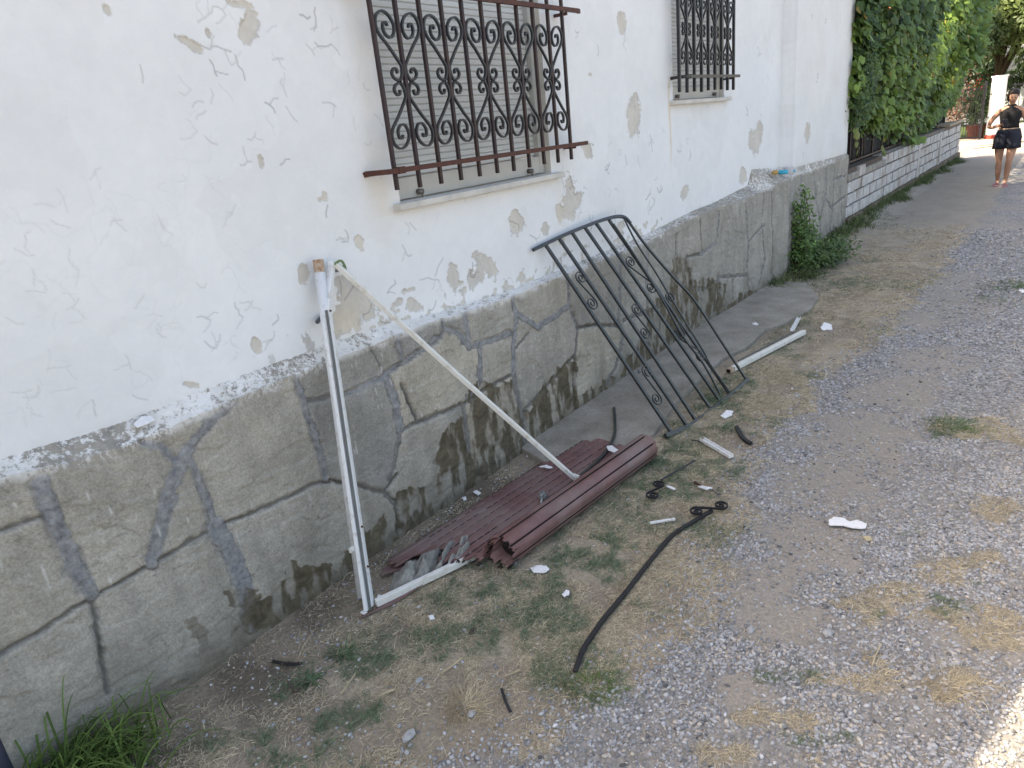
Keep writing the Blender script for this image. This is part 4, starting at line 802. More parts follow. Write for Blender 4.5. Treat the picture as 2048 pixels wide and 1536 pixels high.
# crumpled netting under the torn end
nu, nv2 = 110, 60; PP = np.zeros((nu, nv2, 3)); A0 = np.array(G(775, 1200)); A1 = np.array(G(945, 1125)); B0 = np.array(G(790, 1150)); B1 = np.array(G(935, 1080))
for i in range(nu):
    for j in range(nv2):
        s, t = i/(nu-1), j/(nv2-1); p = (A0*(1-s)+A1*s)*(1-t)+(B0*(1-s)+B1*s)*t; PP[i, j] = p
ww_ = 1-abs(2*fbm(PP[..., 0]*7+PP[..., 1]*5, PP[..., 1]*34-PP[..., 0]*10, .8, 4, 9)-1)*1.6
PP[..., 2] = .006+.075*np.clip((ww_-.30)*1.4, 0, 1)*sstep(0, .25, np.linspace(0, 1, nu))[:, None]*np.sin(np.pi*np.linspace(.10, .97, nv2))[None, :]+.008; PP[..., :2] += .02*(fbm(PP[..., 0], PP[..., 1], 20, 3, 4)[..., None]-.5)
o = mesh_np('netting', PP.reshape(-1, 3), gridfaces(nu, nv2), CLOTH, None, True); tag(o, 'crumpled dusty grey fly netting spilling from under the torn shutter end', 'netting')

# ------------------------------------------------------------------ leaning white window frame
fr = empty('window_frame'); tag(fr, 'bent white metal window frame propped against the wall, one arm on the shutter', 'window frame')
B_ = Vector(G(742, 1212, .02)); T_ = Vector(W(664, 524, 2.355)); Md = Vector(W(655, 618, 2.31)); nrm = Vector((.15, -1, .2))
def unit(v): return Vector(v).normalized()
fwc = Vector(-fwd)
mb = MB(); mb.sweep([B_, Md, T_], .030, .022, nrm=(.5, -.85, 0)); mb.build('upright', WMET, fr, bevel=.002)
mb = MB(); sd = Vector((-.030, -.005, 0)); mb.sweep([B_+sd, Md+Vector((-.026, 0, -.05))], .022, .016, nrm=(.5, -.85, 0)); mb.build('stop_bead', WMET, fr, bevel=.002)
mb = MB(); o1 = Vector((-.0165, -.012, 0)); mb.sweep([B_+o1, Md+o1], .006, .010, nrm=(.5, -.85, 0)); mb.build('groove', simple('dark_grey_groove', (.16, .17, .17), .8), fr)  # dark grey strip between upright and stop bead
Ce = Vector(G(1150, 957, .082)); mb = MB(); mb.sweep([T_+Vector((.012, .0, -.008)), T_.lerp(Ce, .45)+Vector((0, 0, -.006)), Ce], .026, .020, nrm=(.3, -.6, .7)); mb.build('side_arm', CREAM, fr, bevel=.002)
mb = MB(); q = Ce; mb.box(q+Vector((.0, .012, .014)), (.03, .03, .012)); mb.box(q+Vector((.012, -.004, .0)), (.012, .03, .03)); mb.build('end_plate', CREAM, fr)
mb = MB(); mb.sweep([Vector(G(752, 1206, .03)), Vector(G(905, 1133, .03)), Vector(G(985, 1092, .012))], .024, .03); mb.build('bottom_bar', CREAM, fr, bevel=.002)
mb = MB(); q = T_; mb.sweep(spline([q+Vector((.0, -.01, -.01)), q+Vector((.03, -.02, .0)), q+Vector((.055, -.01, -.03)), q+Vector((.06, 0, -.06))], 4), .010, .004, n=4, nrm=(0, 1, 0)); mb.build('green_seal', simple('green_seal', (.16, .25, .12), .6), fr)
mb = MB(); mb.box(T_+Vector((.03, 0, -.035)), (.05, .012, .02)); mb.build('corner_plate', simple('grey_zinc', (.25, .26, .27), .4, .5), fr)
for px, py, k in ((659, 621, .93), (736, 1130, .1), (733, 1050, .2)):
    P = B_.lerp(Md, (1212-py)/594); mb = MB(); mb.sweep([P+Vector((0, -.012, 0)), P+Vector((0, -.02, 0))], .009, .009, n=8, nrm=(0, 0, 1)); mb.build('screw', RUST, fr)
P = B_.lerp(Md, .215); mb = MB(); mb.box(P+Vector((-.055, .0, 0)), (.025, .008, .02)); mb.sweep([P+Vector((-.055, -.004, 0)), P+Vector((-.055, -.010, 0))], .010, .010, n=8, nrm=(0, 0, 1)); mb.build('fixing_lug', CREAM, fr)
# separate tube behind
tb = empty('metal_tube'); tag(tb, 'round white tube with a rusty top leaning beside the bent frame', 'metal tube')
t0 = Vector(G(737, 1200, .02))+Vector((0, .045, 0)); t1 = Vector(W(636, 520, 2.355)); 
mb = MB(); mb.sweep([t0, t0.lerp(t1, .965)], [.034, .044], [.034, .044], n=14, nrm=(0, 1, 0)); mb.build('tube', WMET, tb, True)
mb = MB(); mb.sweep([t0.lerp(t1, .965), t1], .045, .045, n=14, nrm=(0, 1, 0)); mb.build('rusty_top', RUSTE, tb)
# dark broken slats under the frame foot
mb = MB()
for i in range(7):
    a = G(718+i*6, 1236-i*3, .006+.003*(i % 3)); b = G(790+i*9, 1205-i*6, .008+.002*i); mb.sweep([a, b], .014, .003, nrm=(.1*i, .2, 1))
tag(mb.build('broken_slat', BROWN), 'broken dark brown slat pieces under the foot of the white frame', 'broken slat')
# wall plug with tape
_q = W(636, 637, 2.385); mb = MB(); mb.sweep([_q+np.array((.02, .0, 0)), _q+np.array((-.03, -.03, -.005))], .018, .018, n=8, nrm=(0, 0, 1)); o = mb.build('wall_plug', simple('tape_grey', (.10, .11, .13), .6)); tag(o, 'small grey taped plug sticking from the wall beside the leaning tube', 'wall plug')
mb = MB(); mb.box(_q+np.array((.03, -.008, .004)), (.022, .022, .028)); mb.build('tape', WMET, o)

# ------------------------------------------------------------------ black railing leaning on the plinth
ra = empty('railing'); tag(ra, 'black iron railing panel with small scrolls leaning on the wall', 'railing')
Pa, Pb, Pc = Vector(G(1340, 868, .012)), Vector(G(1490, 762, .012)), Vector(W(1090, 487, 2.375))
rn = (Pb-Pa).cross(Pc-Pa).normalized(); rn = rn if rn.y < 0 else -rn
def RP(px, py, off=0):
    d = Vector(ray(px, py)); c_ = Vector(CAM); t = (Pa-c_).dot(rn)/d.dot(rn); return c_+d*t+rn*off
def c4(p): return (1000+p[0]*.342, 400+p[1]*.342)
def rbar(pts, wd, ht, name, k=1, off=0, mat=BIRON2):
    P = [RP(*c4(p), off) for p in pts]; mb = MB(); mb.sweep(spline(P, k) if k > 1 else P, wd, ht, nrm=rn); return mb.build(name, mat, ra, bevel=.0015 if len(P) < 12 else 0)
rbar([(192, 294), (270, 256), (350, 218), (425, 185), (500, 155), (565, 130), (635, 108), (690, 98), (730, 106), (762, 140)], .020, .018, 'top_rail', 4, off=.004)
rbar([(762, 140), (850, 262), (950, 380), (1040, 480), (1120, 565), (1200, 680), (1290, 820), (1440, 1050)], .016, .014, 'edge_bar', 3)
rbar([(960, 1382), (1100, 1322), (1240, 1222), (1345, 1138), (1445, 1050)], .026, .020, 'bottom_rail', 3, off=.010)
for a, b in (((270, 262), (1000, 1352)), ((350, 225), (1095, 1318)), ((425, 190), (1146, 1285)), ((500, 160), (1235, 1218)), ((565, 135), (1290, 1176)), ((638, 112), (1345, 1132))):
    rbar([a, b], .020, .016, 'bar', off=-.004)
rbar([(722, 108), (800, 260), (905, 420), (1000, 580), (1090, 730), (1190, 890), (1225, 960), (1345, 1130)], .011, .010, 'bar', 3, off=.004)
rbar([(655, 145), (760, 300), (870, 470), (960, 620), (1060, 800), (1180, 960), (1280, 1140)], .012, .012, 'bar', 3, off=.012)
ru, rv = (Pb-Pa).normalized(), rn.cross((Pb-Pa).normalized()).normalized()
def sscroll(c1, c2, r1, r2, flip=1):
    C1, C2 = RP(*c4(c1)), RP(*c4(c2)); up = (ru, rv); d = C2-C1; a = math.atan2(d.dot(rv), d.dot(ru))
    A = spiral(C1, r1, 1.7, a+1.35*flip, up, flip)[::-1]; B = spiral(C2, r2, 1.7, a+math.pi+1.35*flip, up, flip)
    mb = MB(); mb.sweep(A+B, .0055, .009, nrm=rn); mb.build('scroll', BIRON2, ra)
for c1, c2 in (((475, 455), (538, 603)), ((765, 362), (882, 512)), ((802, 642), (846, 775)), ((998, 572), (1052, 778)), ((862, 1005), (915, 1162)), ((1048, 778), (1165, 912))): sscroll(c1, c2, .046, .046, -1)
mb = MB(); q = RP(*c4((818, 1012))); mb.add([q+ru*-.02, q+ru*.02, q+rv*.03, q+rn*.004], [(0, 1, 2), (0, 1, 3), (1, 2, 3), (2, 0, 3)]); mb.build('leaf_ornament', BIRON2, ra)

# ------------------------------------------------------------------ foliage helper
def norml(v): return v/np.maximum(np.linalg.norm(v, axis=1, keepdims=True), 1e-6)
LSH = np.array([(0, 0), (.32, -.12), (.52, .18), (.46, .50), (.24, .78), (0, 1.0), (-.24, .78), (-.46, .50), (-.52, .18), (-.32, -.12)])
LSN = np.array([(0, 0), (.18, .25), (.22, .55), (0, 1.0), (-.22, .55), (-.18, .25)])
def leafmesh(name, P, N, D, size, cols, parent=None, shape=LSH, fold=.18, mat=None):
    """P positions, N leaf normals, D droop direction (along leaf)"""
    n = len(P); N = norml(N); D = norml(D-N*np.sum(D*N, 1, keepdims=True)); S = np.cross(D, N); k = len(shape)
    L = shape[None, :, 0, None]*S[:, None]+shape[None, :, 1, None]*D[:, None]-(np.abs(shape[:, 0])*fold*2)[None, :, None]*N[:, None]
    V = P[:, None]+L*size[:, None, None]; idx = [(0, i, i+1) for i in range(1, k-1)]
    F = (np.array(idx)[None]+k*np.arange(n)[:, None, None]).reshape(-1, 3)
    return mesh_np(name, V.reshape(-1, 3), F, mat or LEAF, parent, False, dict(col=np.repeat(cols, k, 0)))

# ------------------------------------------------------------------ block wall, fence and vine beyond the house
BA, BB = np.array((10.83, 2.25)), np.array((21.9, 1.95)); bd = (BB-BA)/np.linalg.norm(BB-BA); bn = np.array((bd[1], -bd[0])); BL = np.linalg.norm(BB-BA)
def bw_(u, v, z): q = BA+bd*u-bn*v*-1*-1; return (q[0], q[1], z)
bwall = empty('block_wall'); tag(bwall, 'low whitewashed concrete block wall with dark mortar under the vine', 'wall')
Rb = Matrix(((bd[0], -bd[1], 0), (bd[1], bd[0], 0), (0, 0, 1)))
zbase = [.20, .36, .53, .70]
mb = MB(); q = BA+bd*BL/2+np.array((0, .10)); mb.box((q[0], q[1], .42), (BL-.01, .17, .84), Rb); mb.build('core', JOINT, bwall)
mb = MB(); hgt = .163
for r_, z0 in enumerate((.19, .36, .53, .70)):
    u = -.2 if r_ % 2 else 0
    while u < BL:
        a = max(u, 0)+.016; b = min(u+.40+random.uniform(-.03, .0), BL)-.010; raised = BB[0]-5.2 < BA[0]+a
        if b-a > .05 and not (r_ == 3 and a < 2.2 and random.random() < .9):
            mid = BA+bd*(a+b)/2; mb.box((mid[0], mid[1]+.075-.014*random.random(), z0+hgt/2-.02+.0), (b-a, .17+.012*random.random(), hgt-.012-.01*random.random()), Rb)
        u += .40
mb.build('blocks', BLOCK, bwall, bevel=.006)
mb = MB(); u0 = 15.9-BA[0]; mid = BA+bd*((BL+u0)/2)+np.array((0, .09)); mb.box((mid[0], mid[1], .865), (BL-u0-.02, .19, .09), Rb); mb.build('coping', simple('dark_coping', (.22, .19, .165), .9, 0, .4, 12), bwall, bevel=.01)
mb = MB(); mid = BA+bd*1.2+np.array((0, .075)); mb.box((mid[0], mid[1], .725), (2.35, .20, .10), Rb); mid = BA+bd*3.9+np.array((0, .10)); mb.box((mid[0], mid[1], .86-.02), (3.4, .12, .03), Rb); mb.build('crumbling_render', simple('grey_render', (.42, .385, .34), .95, 0, .5, 12), bwall, bevel=.02)
mb = MB(); mid = BA+bd*(BL-1.3)+np.array((0, .06)); mb.box((mid[0], mid[1], .945), (2.7, .34, .05), Rb); mb.build('cap_slab', CAPST, bwall, bevel=.012)
mb = MB(); mid = BA+bd*BL/2+np.array((0, .04)); mb.box((mid[0], mid[1], .075), (BL, .20, .19), Rb); mb.build('footing', simple('earthy_footing', (.24, .19, .145), .95, 0, .5, 9), bwall, bevel=.02)
mb = MB()
for uu in (5.35, 7.9): mid = BA+bd*uu+np.array((0, .06)); mb.box((mid[0], mid[1], .45), (.16, .19, .80), Rb)
mb.build('pier', BLOCK, bwall, bevel=.008)
fen = empty('mesh_fence'); tag(fen, 'black screened metal fence standing on the low block wall behind the vine', 'fence')
mb = MB(); mid = BA+bd*(BL-1)/2+np.array((0, .22)); mb.box((mid[0], mid[1], 1.35), (BL-1.0, .012, 2.22), Rb); mb.build('screen', DFENCE, fen)
mb = MB(); mid = BA+bd*(BL-1)/2+np.array((0, .16)); mb.box((mid[0], mid[1], .885), (BL-1.0, .03, .03), Rb); mb.build('lower_rail', DIRON, fen)
mb = MB(); mid = BA+bd*1.5+np.array((0, .45)); mb.box((mid[0], mid[1], 2.6), (3.2, .03, 3.6), Rb); tag(mb.build('vine_shade_backing', DFENCE, fen), 'added dark sheet standing in for shade behind the vine next to the house')  # last panel is an added dark sheet, stands in for the vine's inner shade
for i in range(14):
    mb = MB(); mid = BA+bd*(.06+i*.72)+np.array((0, .17)); mb.box((mid[0], mid[1], 1.65), (.03, .03, 1.6), Rb); mb.build('post', DIRON, fen)
# vine
vine = empty('climbing_vine'); tag(vine, 'dense green climbing vine hanging over the fence at the end of the house', 'vine')
n = 17000; u = RNG.uniform(-.2, 10.6, n); x = BA[0]+bd[0]*u
zlow = .38*(fbm(x, x*0, 2.4, 3, 4)-.5)+np.interp(x, [10.9, 11.3, 12.0, 13, 14.5, 16, 17.5, 19, 20.5, 21.5], [1.62, 1.42, 1.45, 1.20, .95, .93, 1.02, 1.15, 1.5, 2.6])
z = zlow+(4.3-zlow)*RNG.uniform(0, 1, n)**1.0+.12*(fbm(x, x*0, 3, 2, 4)-.5)
prof = .16+.55*np.clip((z-zlow)/1.6, 0, 1)**.7+.55*(fbm(x, z, 1.1, 3, 5)-.5)
dep = RNG.uniform(0, 1, n)**.45; y = np.interp(x, [BA[0], BB[0]], [BA[1], BB[1]])+.2-prof*dep-.10*(fbm(x, z, 3.2, 2, 8)-.5)
y += np.where(x < 11.3, .02, 0); gap = fbm(x, z, 2.6, 3, 31) > .40; keep = gap & ~((x < 11.15) & (y > 2.25))
x, y, z = x[keep], y[keep], z[keep]; n = len(x)
N = np.c_[RNG.normal(-.35, .35, n), RNG.normal(-1, .35, n), RNG.normal(.35, .4, n)]; D = np.c_[RNG.normal(0, .35, n), RNG.normal(-.2, .25, n), RNG.normal(-1, .3, n)]
t_ = np.clip(fbm(x, z, 1.4, 3, 90)*1.4-.2+RNG.normal(0, .18, n), 0, 1)[:, None]; cols = np.array((.05, .10, .035))*(1-t_)+np.array((.22, .34, .07))*t_; cols[RNG.uniform(0, 1, n) < .015] = (.30, .24, .06); cols *= RNG.normal(1, .15, (n, 1))
leafmesh('leaves', np.c_[x, y, z], N, D, RNG.uniform(.06, .135, n), np.clip(cols, .01, .6), vine)
# small-leaf sprays spilling round the house edge
n = 1500; t = RNG.uniform(0, 1, n); c3 = np.array([(10.95, 2.10, 1.95), (10.85, 2.12, 1.75), (10.98, 2.05, 2.2), (11.0, 2.15, 1.6), (10.9, 2.0, 3.1), (10.9, 2.0, 3.6)])[RNG.integers(0, 6, n)]
P = c3+RNG.normal(0, 1, (n, 3))*np.array((.15, .06, .16)); P[:, 1] = np.minimum(P[:, 1], 2.24)
leafmesh('leaves', P, np.c_[RNG.normal(-.4, .5, n), RNG.normal(-1, .4, n), RNG.normal(.4, .4, n)], RNG.normal(0, 1, (n, 3)), RNG.uniform(.035, .075, n), colmix(n, (.04, .085, .03), (.12, .20, .05), .2), vine, LSN)
n = 2600; P = np.c_[RNG.uniform(10.35, 11.5, n), RNG.uniform(2.05, 2.28, n), RNG.uniform(1.9, 4.4, n)]; k_ = P[:, 0] > 10.95-.25*np.clip(P[:, 2]-2.0, 0, 1.6)+.22*(fbm(P[:, 2], P[:, 2]*0, 2.2, 3, 12)-.5); P = P[k_]; n = len(P)
leafmesh('leaves', P, np.c_[RNG.normal(-.4, .4, n), RNG.normal(-1, .4, n), RNG.normal(.4, .4, n)], np.c_[RNG.normal(0, .4, n), RNG.normal(0, .3, n), RNG.normal(-1, .3, n)], RNG.uniform(.06, .12, n), colmix(n, (.03, .07, .028), (.10, .17, .05), .2), vine)
# large pale grape leaves arching out at the far end
n = 2600; c3 = np.array([XP(1922, 30, 18), XP(1935, 70, 18.5), XP(1912, 62, 18), XP(1925, 5, 18), XP(1938, 28, 19), XP(1895, 40, 17.5)])[RNG.integers(0, 6, n)]; P = c3+RNG.normal(0, 1, (n, 3))*np.array((.5, .13, .22))
leafmesh('leaves', P, np.c_[RNG.normal(-.6, .4, n), RNG.normal(-.5, .4, n), RNG.normal(.9, .4, n)], np.c_[RNG.normal(0, .5, n), RNG.normal(-.4, .4, n), RNG.normal(-.8, .3, n)], RNG.uniform(.10, .20, n), colmix(n, (.09, .17, .04), (.20, .30, .07), .18), vine)
for i in range(16):
    x0 = random.uniform(11.3, 20.5); yw0 = np.interp(x0, [BA[0], BB[0]], [BA[1], BB[1]]); mb = MB(); pts = [(x0, yw0+.15, .9)]
    for k in range(6): p = pts[-1]; pts.append((p[0]+random.uniform(-.15, .15), yw0+.15-.09*k*random.random(), p[2]+.5))
    mb.sweep(spline(pts, 3), .022, .022, n=6); mb.build('stem', BARK, vine, True)
for px, py0, py1 in ((1764, 280, 305), (1712, 245, 300)):
    P0, P1 = W(px, py0, 1.95), W(px+6, py1, 2.1); mb = MB(); mb.sweep([P0, (P0+P1)/2+np.array((0, .03, 0)), P1], .008, .008, n=5); mb.build('stem', STEM, vine)
    n = 7; tt = RNG.uniform(0, 1, (n, 1)); leafmesh('leaves', P0*(1-tt)+P1*tt, RNG.normal(0, .4, (n, 3))+np.array((-.5, -1, .3)), RNG.normal(0, .4, (n, 3))+np.array((0, 0, -1)), RNG.uniform(.05, .09, n), colmix(n, (.14, .2, .06), (.3, .3, .1)), vine)
# dry shrub at the wall end
ds = empty('dry_shrub'); tag(ds, 'reddish brown dead shrub at the far end of the block wall', 'shrub')
c_ = XP(1903, 225, 21.2); n = 1300; P = np.c_[RNG.normal(c_[0], .28, n), RNG.normal(c_[1], .16, n), RNG.uniform(.95, 2.9, n)]
leafmesh('leaves', P, RNG.normal(0, 1, (n, 3)), RNG.normal(0, 1, (n, 3)), RNG.uniform(.05, .11, n), colmix(n, (.30, .15, .10), (.27, .21, .15), .2), ds, LSN)
for i in range(9): mb = MB(); mb.sweep([(c_[0]+random.uniform(-.1, .1), c_[1]+.05, .9), (c_[0]+random.uniform(-.4, .4), c_[1]+random.uniform(-.25, .2), random.uniform(2, 2.9))], .02, .012, n=5); mb.build('stem', TWIG, ds)

# ------------------------------------------------------------------ weed growing up the plinth corner
wd_ = empty('climbing_weed'); tag(wd_, 'leafy green weed climbing the stone plinth where it steps back', 'weed')
base = np.array((8.25, 2.17, 0)); P = []; 
stems = []
for i in range(26):
    top = XP(random.uniform(1566, 1610), random.uniform(372, 520), 8.2) if i < 16 else XP(random.uniform(1600, 1650), random.uniform(440, 540), 8.5)
    b0 = base+np.array((random.uniform(-.15, .3), random.uniform(-.12, .03), 0)); top[1] = min(top[1], 2.2); mid = (b0+top)/2+np.array((random.uniform(-.05, .05), random.uniform(-.08, 0), 0)); sp = spline([b0, mid, top], 8); stems.append(sp)
    for q in sp[2:]:
        for k in range(5): P.append(np.array(q)+RNG.normal(0, 1, 3)*np.array((.045, .03, .035)))
mb = MB()
for sp in stems: mb.sweep(sp, .006, .006, n=4)
mb.build('stem', STEM, wd_)
P = np.array(P); P[:, 1] = np.minimum(P[:, 1], 2.22); n = len(P)
leafmesh('leaves', P, np.c_[RNG.normal(-.5, .5, n), RNG.normal(-.8, .5, n), RNG.normal(.5, .5, n)], RNG.normal(0, 1, (n, 3))+np.array((0, 0, .3)), RNG.uniform(.03, .065, n), colmix(n, (.06, .13, .035), (.16, .27, .07), .18), wd_, LSN)
n = 1500; c3 = base+np.array((.35, -.22, .12)); P = c3+RNG.normal(0, 1, (n, 3))*np.array((.27, .12, .06)); P[:, 2] = abs(P[:, 2])+.01; P[:, 1] = np.minimum(P[:, 1], 2.21)
leafmesh('leaves', P, np.c_[RNG.normal(-.3, .5, n), RNG.normal(-.4, .5, n), RNG.normal(1, .4, n)], RNG.normal(0, 1, (n, 3)), RNG.uniform(.03, .07, n), colmix(n, (.045, .09, .03), (.12, .19, .06), .18), wd_, LSN)

# ------------------------------------------------------------------ items on the ledge
def lathe(name, prof, c, mat, parent=None, n=20, axis=None):
    mb = MB(); vs = []; fs = []
    for r, z in prof:
        for q in range(n): vs.append((c[0]+r*math.cos(q*2*math.pi/n), c[1]+r*math.sin(q*2*math.pi/n), c[2]+z))
    for i in range(len(prof)-1):
        for q in range(n): fs.append((i*n+q, i*n+(q+1) % n, (i+1)*n+(q+1) % n, (i+1)*n+q))
    fs.append(tuple(reversed(range(n)))); fs.append(tuple((len(prof)-1)*n+q for q in range(n))); mb.add(vs, fs); return mb.build(name, mat, parent, True)
zl = 1.005
q = W(1577, 341, 2.30); tag(lathe('plastic_cup', [(.042, 0), (.055, .085), (.057, .09), (.052, .09), (.042, .02)], (q[0], 2.30, q[2]-.05), simple('cloudy_white_plastic', (.72, .74, .80), .3)), 'white plastic cup standing on the plinth ledge in the wall corner', 'cup')
q = W(1566, 345, 2.28); tag(lathe('bottle_cap', [(.05, 0), (.055, .012), (.052, .035), (.03, .042)], (q[0], 2.28, q[2]-.015), simple('cyan_plastic', (.03, .42, .60), .35)), 'bright blue plastic lid on the plinth ledge before the cup', 'lid')
q = W(1583, 343, 2.28); tag(lathe('blue_lid', [(.04, 0), (.043, .02), (.035, .03)], (q[0], 2.28, q[2]-.01), simple('pale_cyan_plastic', (.12, .45, .65), .35)), 'smaller pale blue lid right of the bright blue lid', 'lid')
q = W(1551, 345, 2.28); lump('sponge', 1551, 345, .0001, TERRA, '', '') if False else None
mb = MB(); V = ICO*np.array((.07, .035, .03))+np.array((q[0], 2.285, q[2])); mb.add(V, [tuple(f) for f in ICF]); tag(mb.build('sponge', simple('ochre_sponge', (.50, .33, .12), .9, 0, .3, 40)), 'ochre sponge lying on the ledge left of the blue lid', 'sponge')

# ------------------------------------------------------------------ far street: gate, pillar, fences, pot, house, trees
def lineat(px, py): return G(px, py)
pil = empty('gate_pillar'); tag(pil, 'white square gate pillar with a red base across the street', 'pillar')
pc_ = np.array(G(1984, 278)); Rp = Matrix.Rotation(math.radians(38), 3, 'Z')
mb = MB(); mb.box((pc_[0]+.2, pc_[1], 1.0), (.31, .31, 1.76), Rp); mb.build('shaft', WPAINT, pil, bevel=.01)
mb = MB(); mb.box((pc_[0]+.2, pc_[1], .06), (.35, .35, .12), Rp); mb.build('base', REDP, pil)
mb = MB(); mb.box((pc_[0]+.2, pc_[1], 1.90), (.34, .34, .05), Rp); mb.build('cap', WPAINT, pil)
gt = empty('garden_gate'); tag(gt, 'dark barred metal gate left of the white pillar', 'gate')
ga, gb = np.array((28.0, 3.6)), np.array((pc_[0]+.05, pc_[1]+.35)); nb_ = 24
for i in range(nb_+1):
    p = ga+(gb-ga)*i/nb_; mb = MB(); mb.box((p[0], p[1], .85), (.018, .018, 1.5)); mb.build('bar', BIRON, gt)
for zr in (.10, .5, 1.60): mb = MB(); mb.sweep([(ga[0], ga[1], zr), (gb[0], gb[1], zr)], .04, .04); mb.build('rail', BIRON, gt)
mb = MB(); mb.box((gb[0], gb[1], .9), (.07, .07, 1.8)); mb.build('post', BIRON, gt)
f2 = empty('garden_fence'); tag(f2, 'low dark barred fence right of the white pillar behind the walker', 'fence')
ga, gb = np.array((pc_[0]+.5, pc_[1]-.3)), np.array((pc_[0]+.9, -4.5))
for i in range(45):
    p = ga+(gb-ga)*i/44; mb = MB(); mb.box((p[0], p[1], .95), (.018, .018, 1.3)); mb.build('bar', BIRON, f2)
for zr in (.6, 1.60): mb = MB(); mb.sweep([(ga[0], ga[1], zr), (gb[0], gb[1], zr)], .04, .04); mb.build('rail', BIRON, f2)
mb = MB(); mid = (ga+gb)/2; mb.sweep([(ga[0], ga[1], .2), (gb[0], gb[1], .2)], .16, .42); mb.build('low_wall', simple('pale_low_wall', (.6, .58, .55), .9), f2)
pot = empty('potted_plant'); tag(pot, 'bushy green plant in a terracotta pot seen through the gate', 'potted plant')
pp = XP(1950, 272, 29.6); lathe('pot', [(.22, 0), (.30, .40), (.33, .42), (.30, .44)], (pp[0], pp[1], .02), simple('dark_clay', (.17, .06, .045), .8), pot)
n = 900; P = np.array((pp[0], pp[1], 1.0))+RNG.normal(0, 1, (n, 3))*np.array((.28, .28, .32)); leafmesh('leaves', P, RNG.normal(0, 1, (n, 3))+np.array((-.5, 0, .6)), RNG.normal(0, 1, (n, 3))+np.array((0, 0, .8)), RNG.uniform(.08, .17, n), colmix(n, (.035, .075, .03), (.09, .15, .05), .2), pot, LSN)
mb = MB(); mb.sweep([(pp[0], pp[1], .4), (pp[0], pp[1], 1.1)], .04, .03, n=6); mb.build('stem', BARK, pot)
# garden lawn and far building
xa = np.array([(30.2, -8, .012), (60, -8, .012), (60, 14, .012), (29, 14, .012)]); mb = MB(); mb.add(xa, [(0, 1, 2, 3)]); tag(mb.build('lawn', simple('lawn_green', (.07, .12, .03), .95, 0, .4, 6)), kind='structure')
fh = empty('far_house'); tag(fh, 'white house with red tiled roof glimpsed behind the garden trees', 'house')
mb = MB(); mb.box((44, 2, 2.6), (8, 14, 5.2)); mb.build('wall', WPAINT, fh)
mb = MB(); mb.add([(39.5, -5.5, 5.2), (48.5, -5.5, 5.2), (48.5, 9.5, 5.2), (39.5, 9.5, 5.2), (44, -3, 7.2), (44, 7, 7.2)], [(0, 1, 4), (1, 2, 5, 4), (2, 3, 5), (3, 0, 4, 5), (3, 2, 1, 0)]); mb.build('roof', simple('red_tiles', (.50, .13, .07), .8, 0, .3, 3), fh)
for yy in (-3.4, -.4, 2.6, 5.6):
    wn = MB(); wn.box((39.99, yy, 1.6), (.08, 1.1, 1.3)); wn.build('window', simple('dark_glass', (.03, .035, .04), .2), fh)
sr = empty('flower_shrub'); tag(sr, 'shrub with red blossoms behind the gate bars', 'shrub')
for px, py, xx, col, cn in ((1938, 195, 33, (.45, .04, .03), 260), (1965, 200, 33, (.06, .12, .04), 800), (1942, 205, 33.4, (.07, .13, .045), 500)):
    c_ = XP(px, py, xx); P = c_+RNG.normal(0, 1, (cn, 3))*np.array((.4, .32, .32)); P[:, 2] = np.maximum(P[:, 2], .1); leafmesh('leaves', P, RNG.normal(0, 1, (cn, 3)), RNG.normal(0, 1, (cn, 3)), RNG.uniform(.07, .13, cn), np.clip(np.array(col)[None]*RNG.normal(1, .25, (cn, 1)), .01, .8), sr, LSN)
c_ = XP(1945, 220, 33); mb = MB(); mb.sweep([(c_[0], c_[1], 0), (c_[0], c_[1], 1.4)], .08, .05, n=6); mb.build('trunk', BARK, sr)
def tree(cx, cy, h, zc, rad, n, size, cols, label, seed, grp='trees beyond the street', tilt=.9):
    t = empty('garden_tree'); tag(t, label, 'tree', grp); rg = np.random.default_rng(seed)
    nc = 46; C3 = rg.normal(0, 1, (nc, 3)); C3 = C3/np.linalg.norm(C3, axis=1)[:, None]*rg.uniform(.35, 1, (nc, 1))**.6; C3 = C3*np.array(rad)+np.array((cx, cy, zc)); rr = rg.uniform(.20, .42, nc)*rad[0]
    k = rg.integers(0, nc, n); d = rg.normal(0, 1, (n, 3)); d /= np.linalg.norm(d, axis=1)[:, None]; P = C3[k]+d*(rr[k]*rg.uniform(.35, 1.08, n)**.5)[:, None]*np.array((1, 1, .75)); P[:, 2] = np.maximum(P[:, 2], 1.2)
    N = d+rg.normal(0, .5, (n, 3))+np.array((0, 0, .4)); D = rg.normal(0, .5, (n, 3))+np.array((0, 0, -tilt)); tt = np.clip(rg.uniform(0, 1, n)*.7+.3*rg.uniform(0, 1, nc)[k], 0, 1)[:, None]
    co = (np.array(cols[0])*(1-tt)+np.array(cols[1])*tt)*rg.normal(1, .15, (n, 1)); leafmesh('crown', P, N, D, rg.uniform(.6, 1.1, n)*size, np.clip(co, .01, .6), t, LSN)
    mb = MB(); mb.sweep(spline([(cx, cy, 0), (cx+.1, cy, h*.3), (cx-.1, cy+.1, h*.6), (cx, cy, h*.85)], 4), [.34-.02*i for i in range(13)], [.34-.02*i for i in range(13)], n=8)
    for j in range(9):
        q = C3[j]; mb.sweep([(cx, cy, h*.35+.1*j), tuple((q+np.array((cx, cy, h*.5)))/2), tuple(q)], [.14, .09, .03], [.14, .09, .03], n=6)
    mb.build('trunk', BARK, t, True)
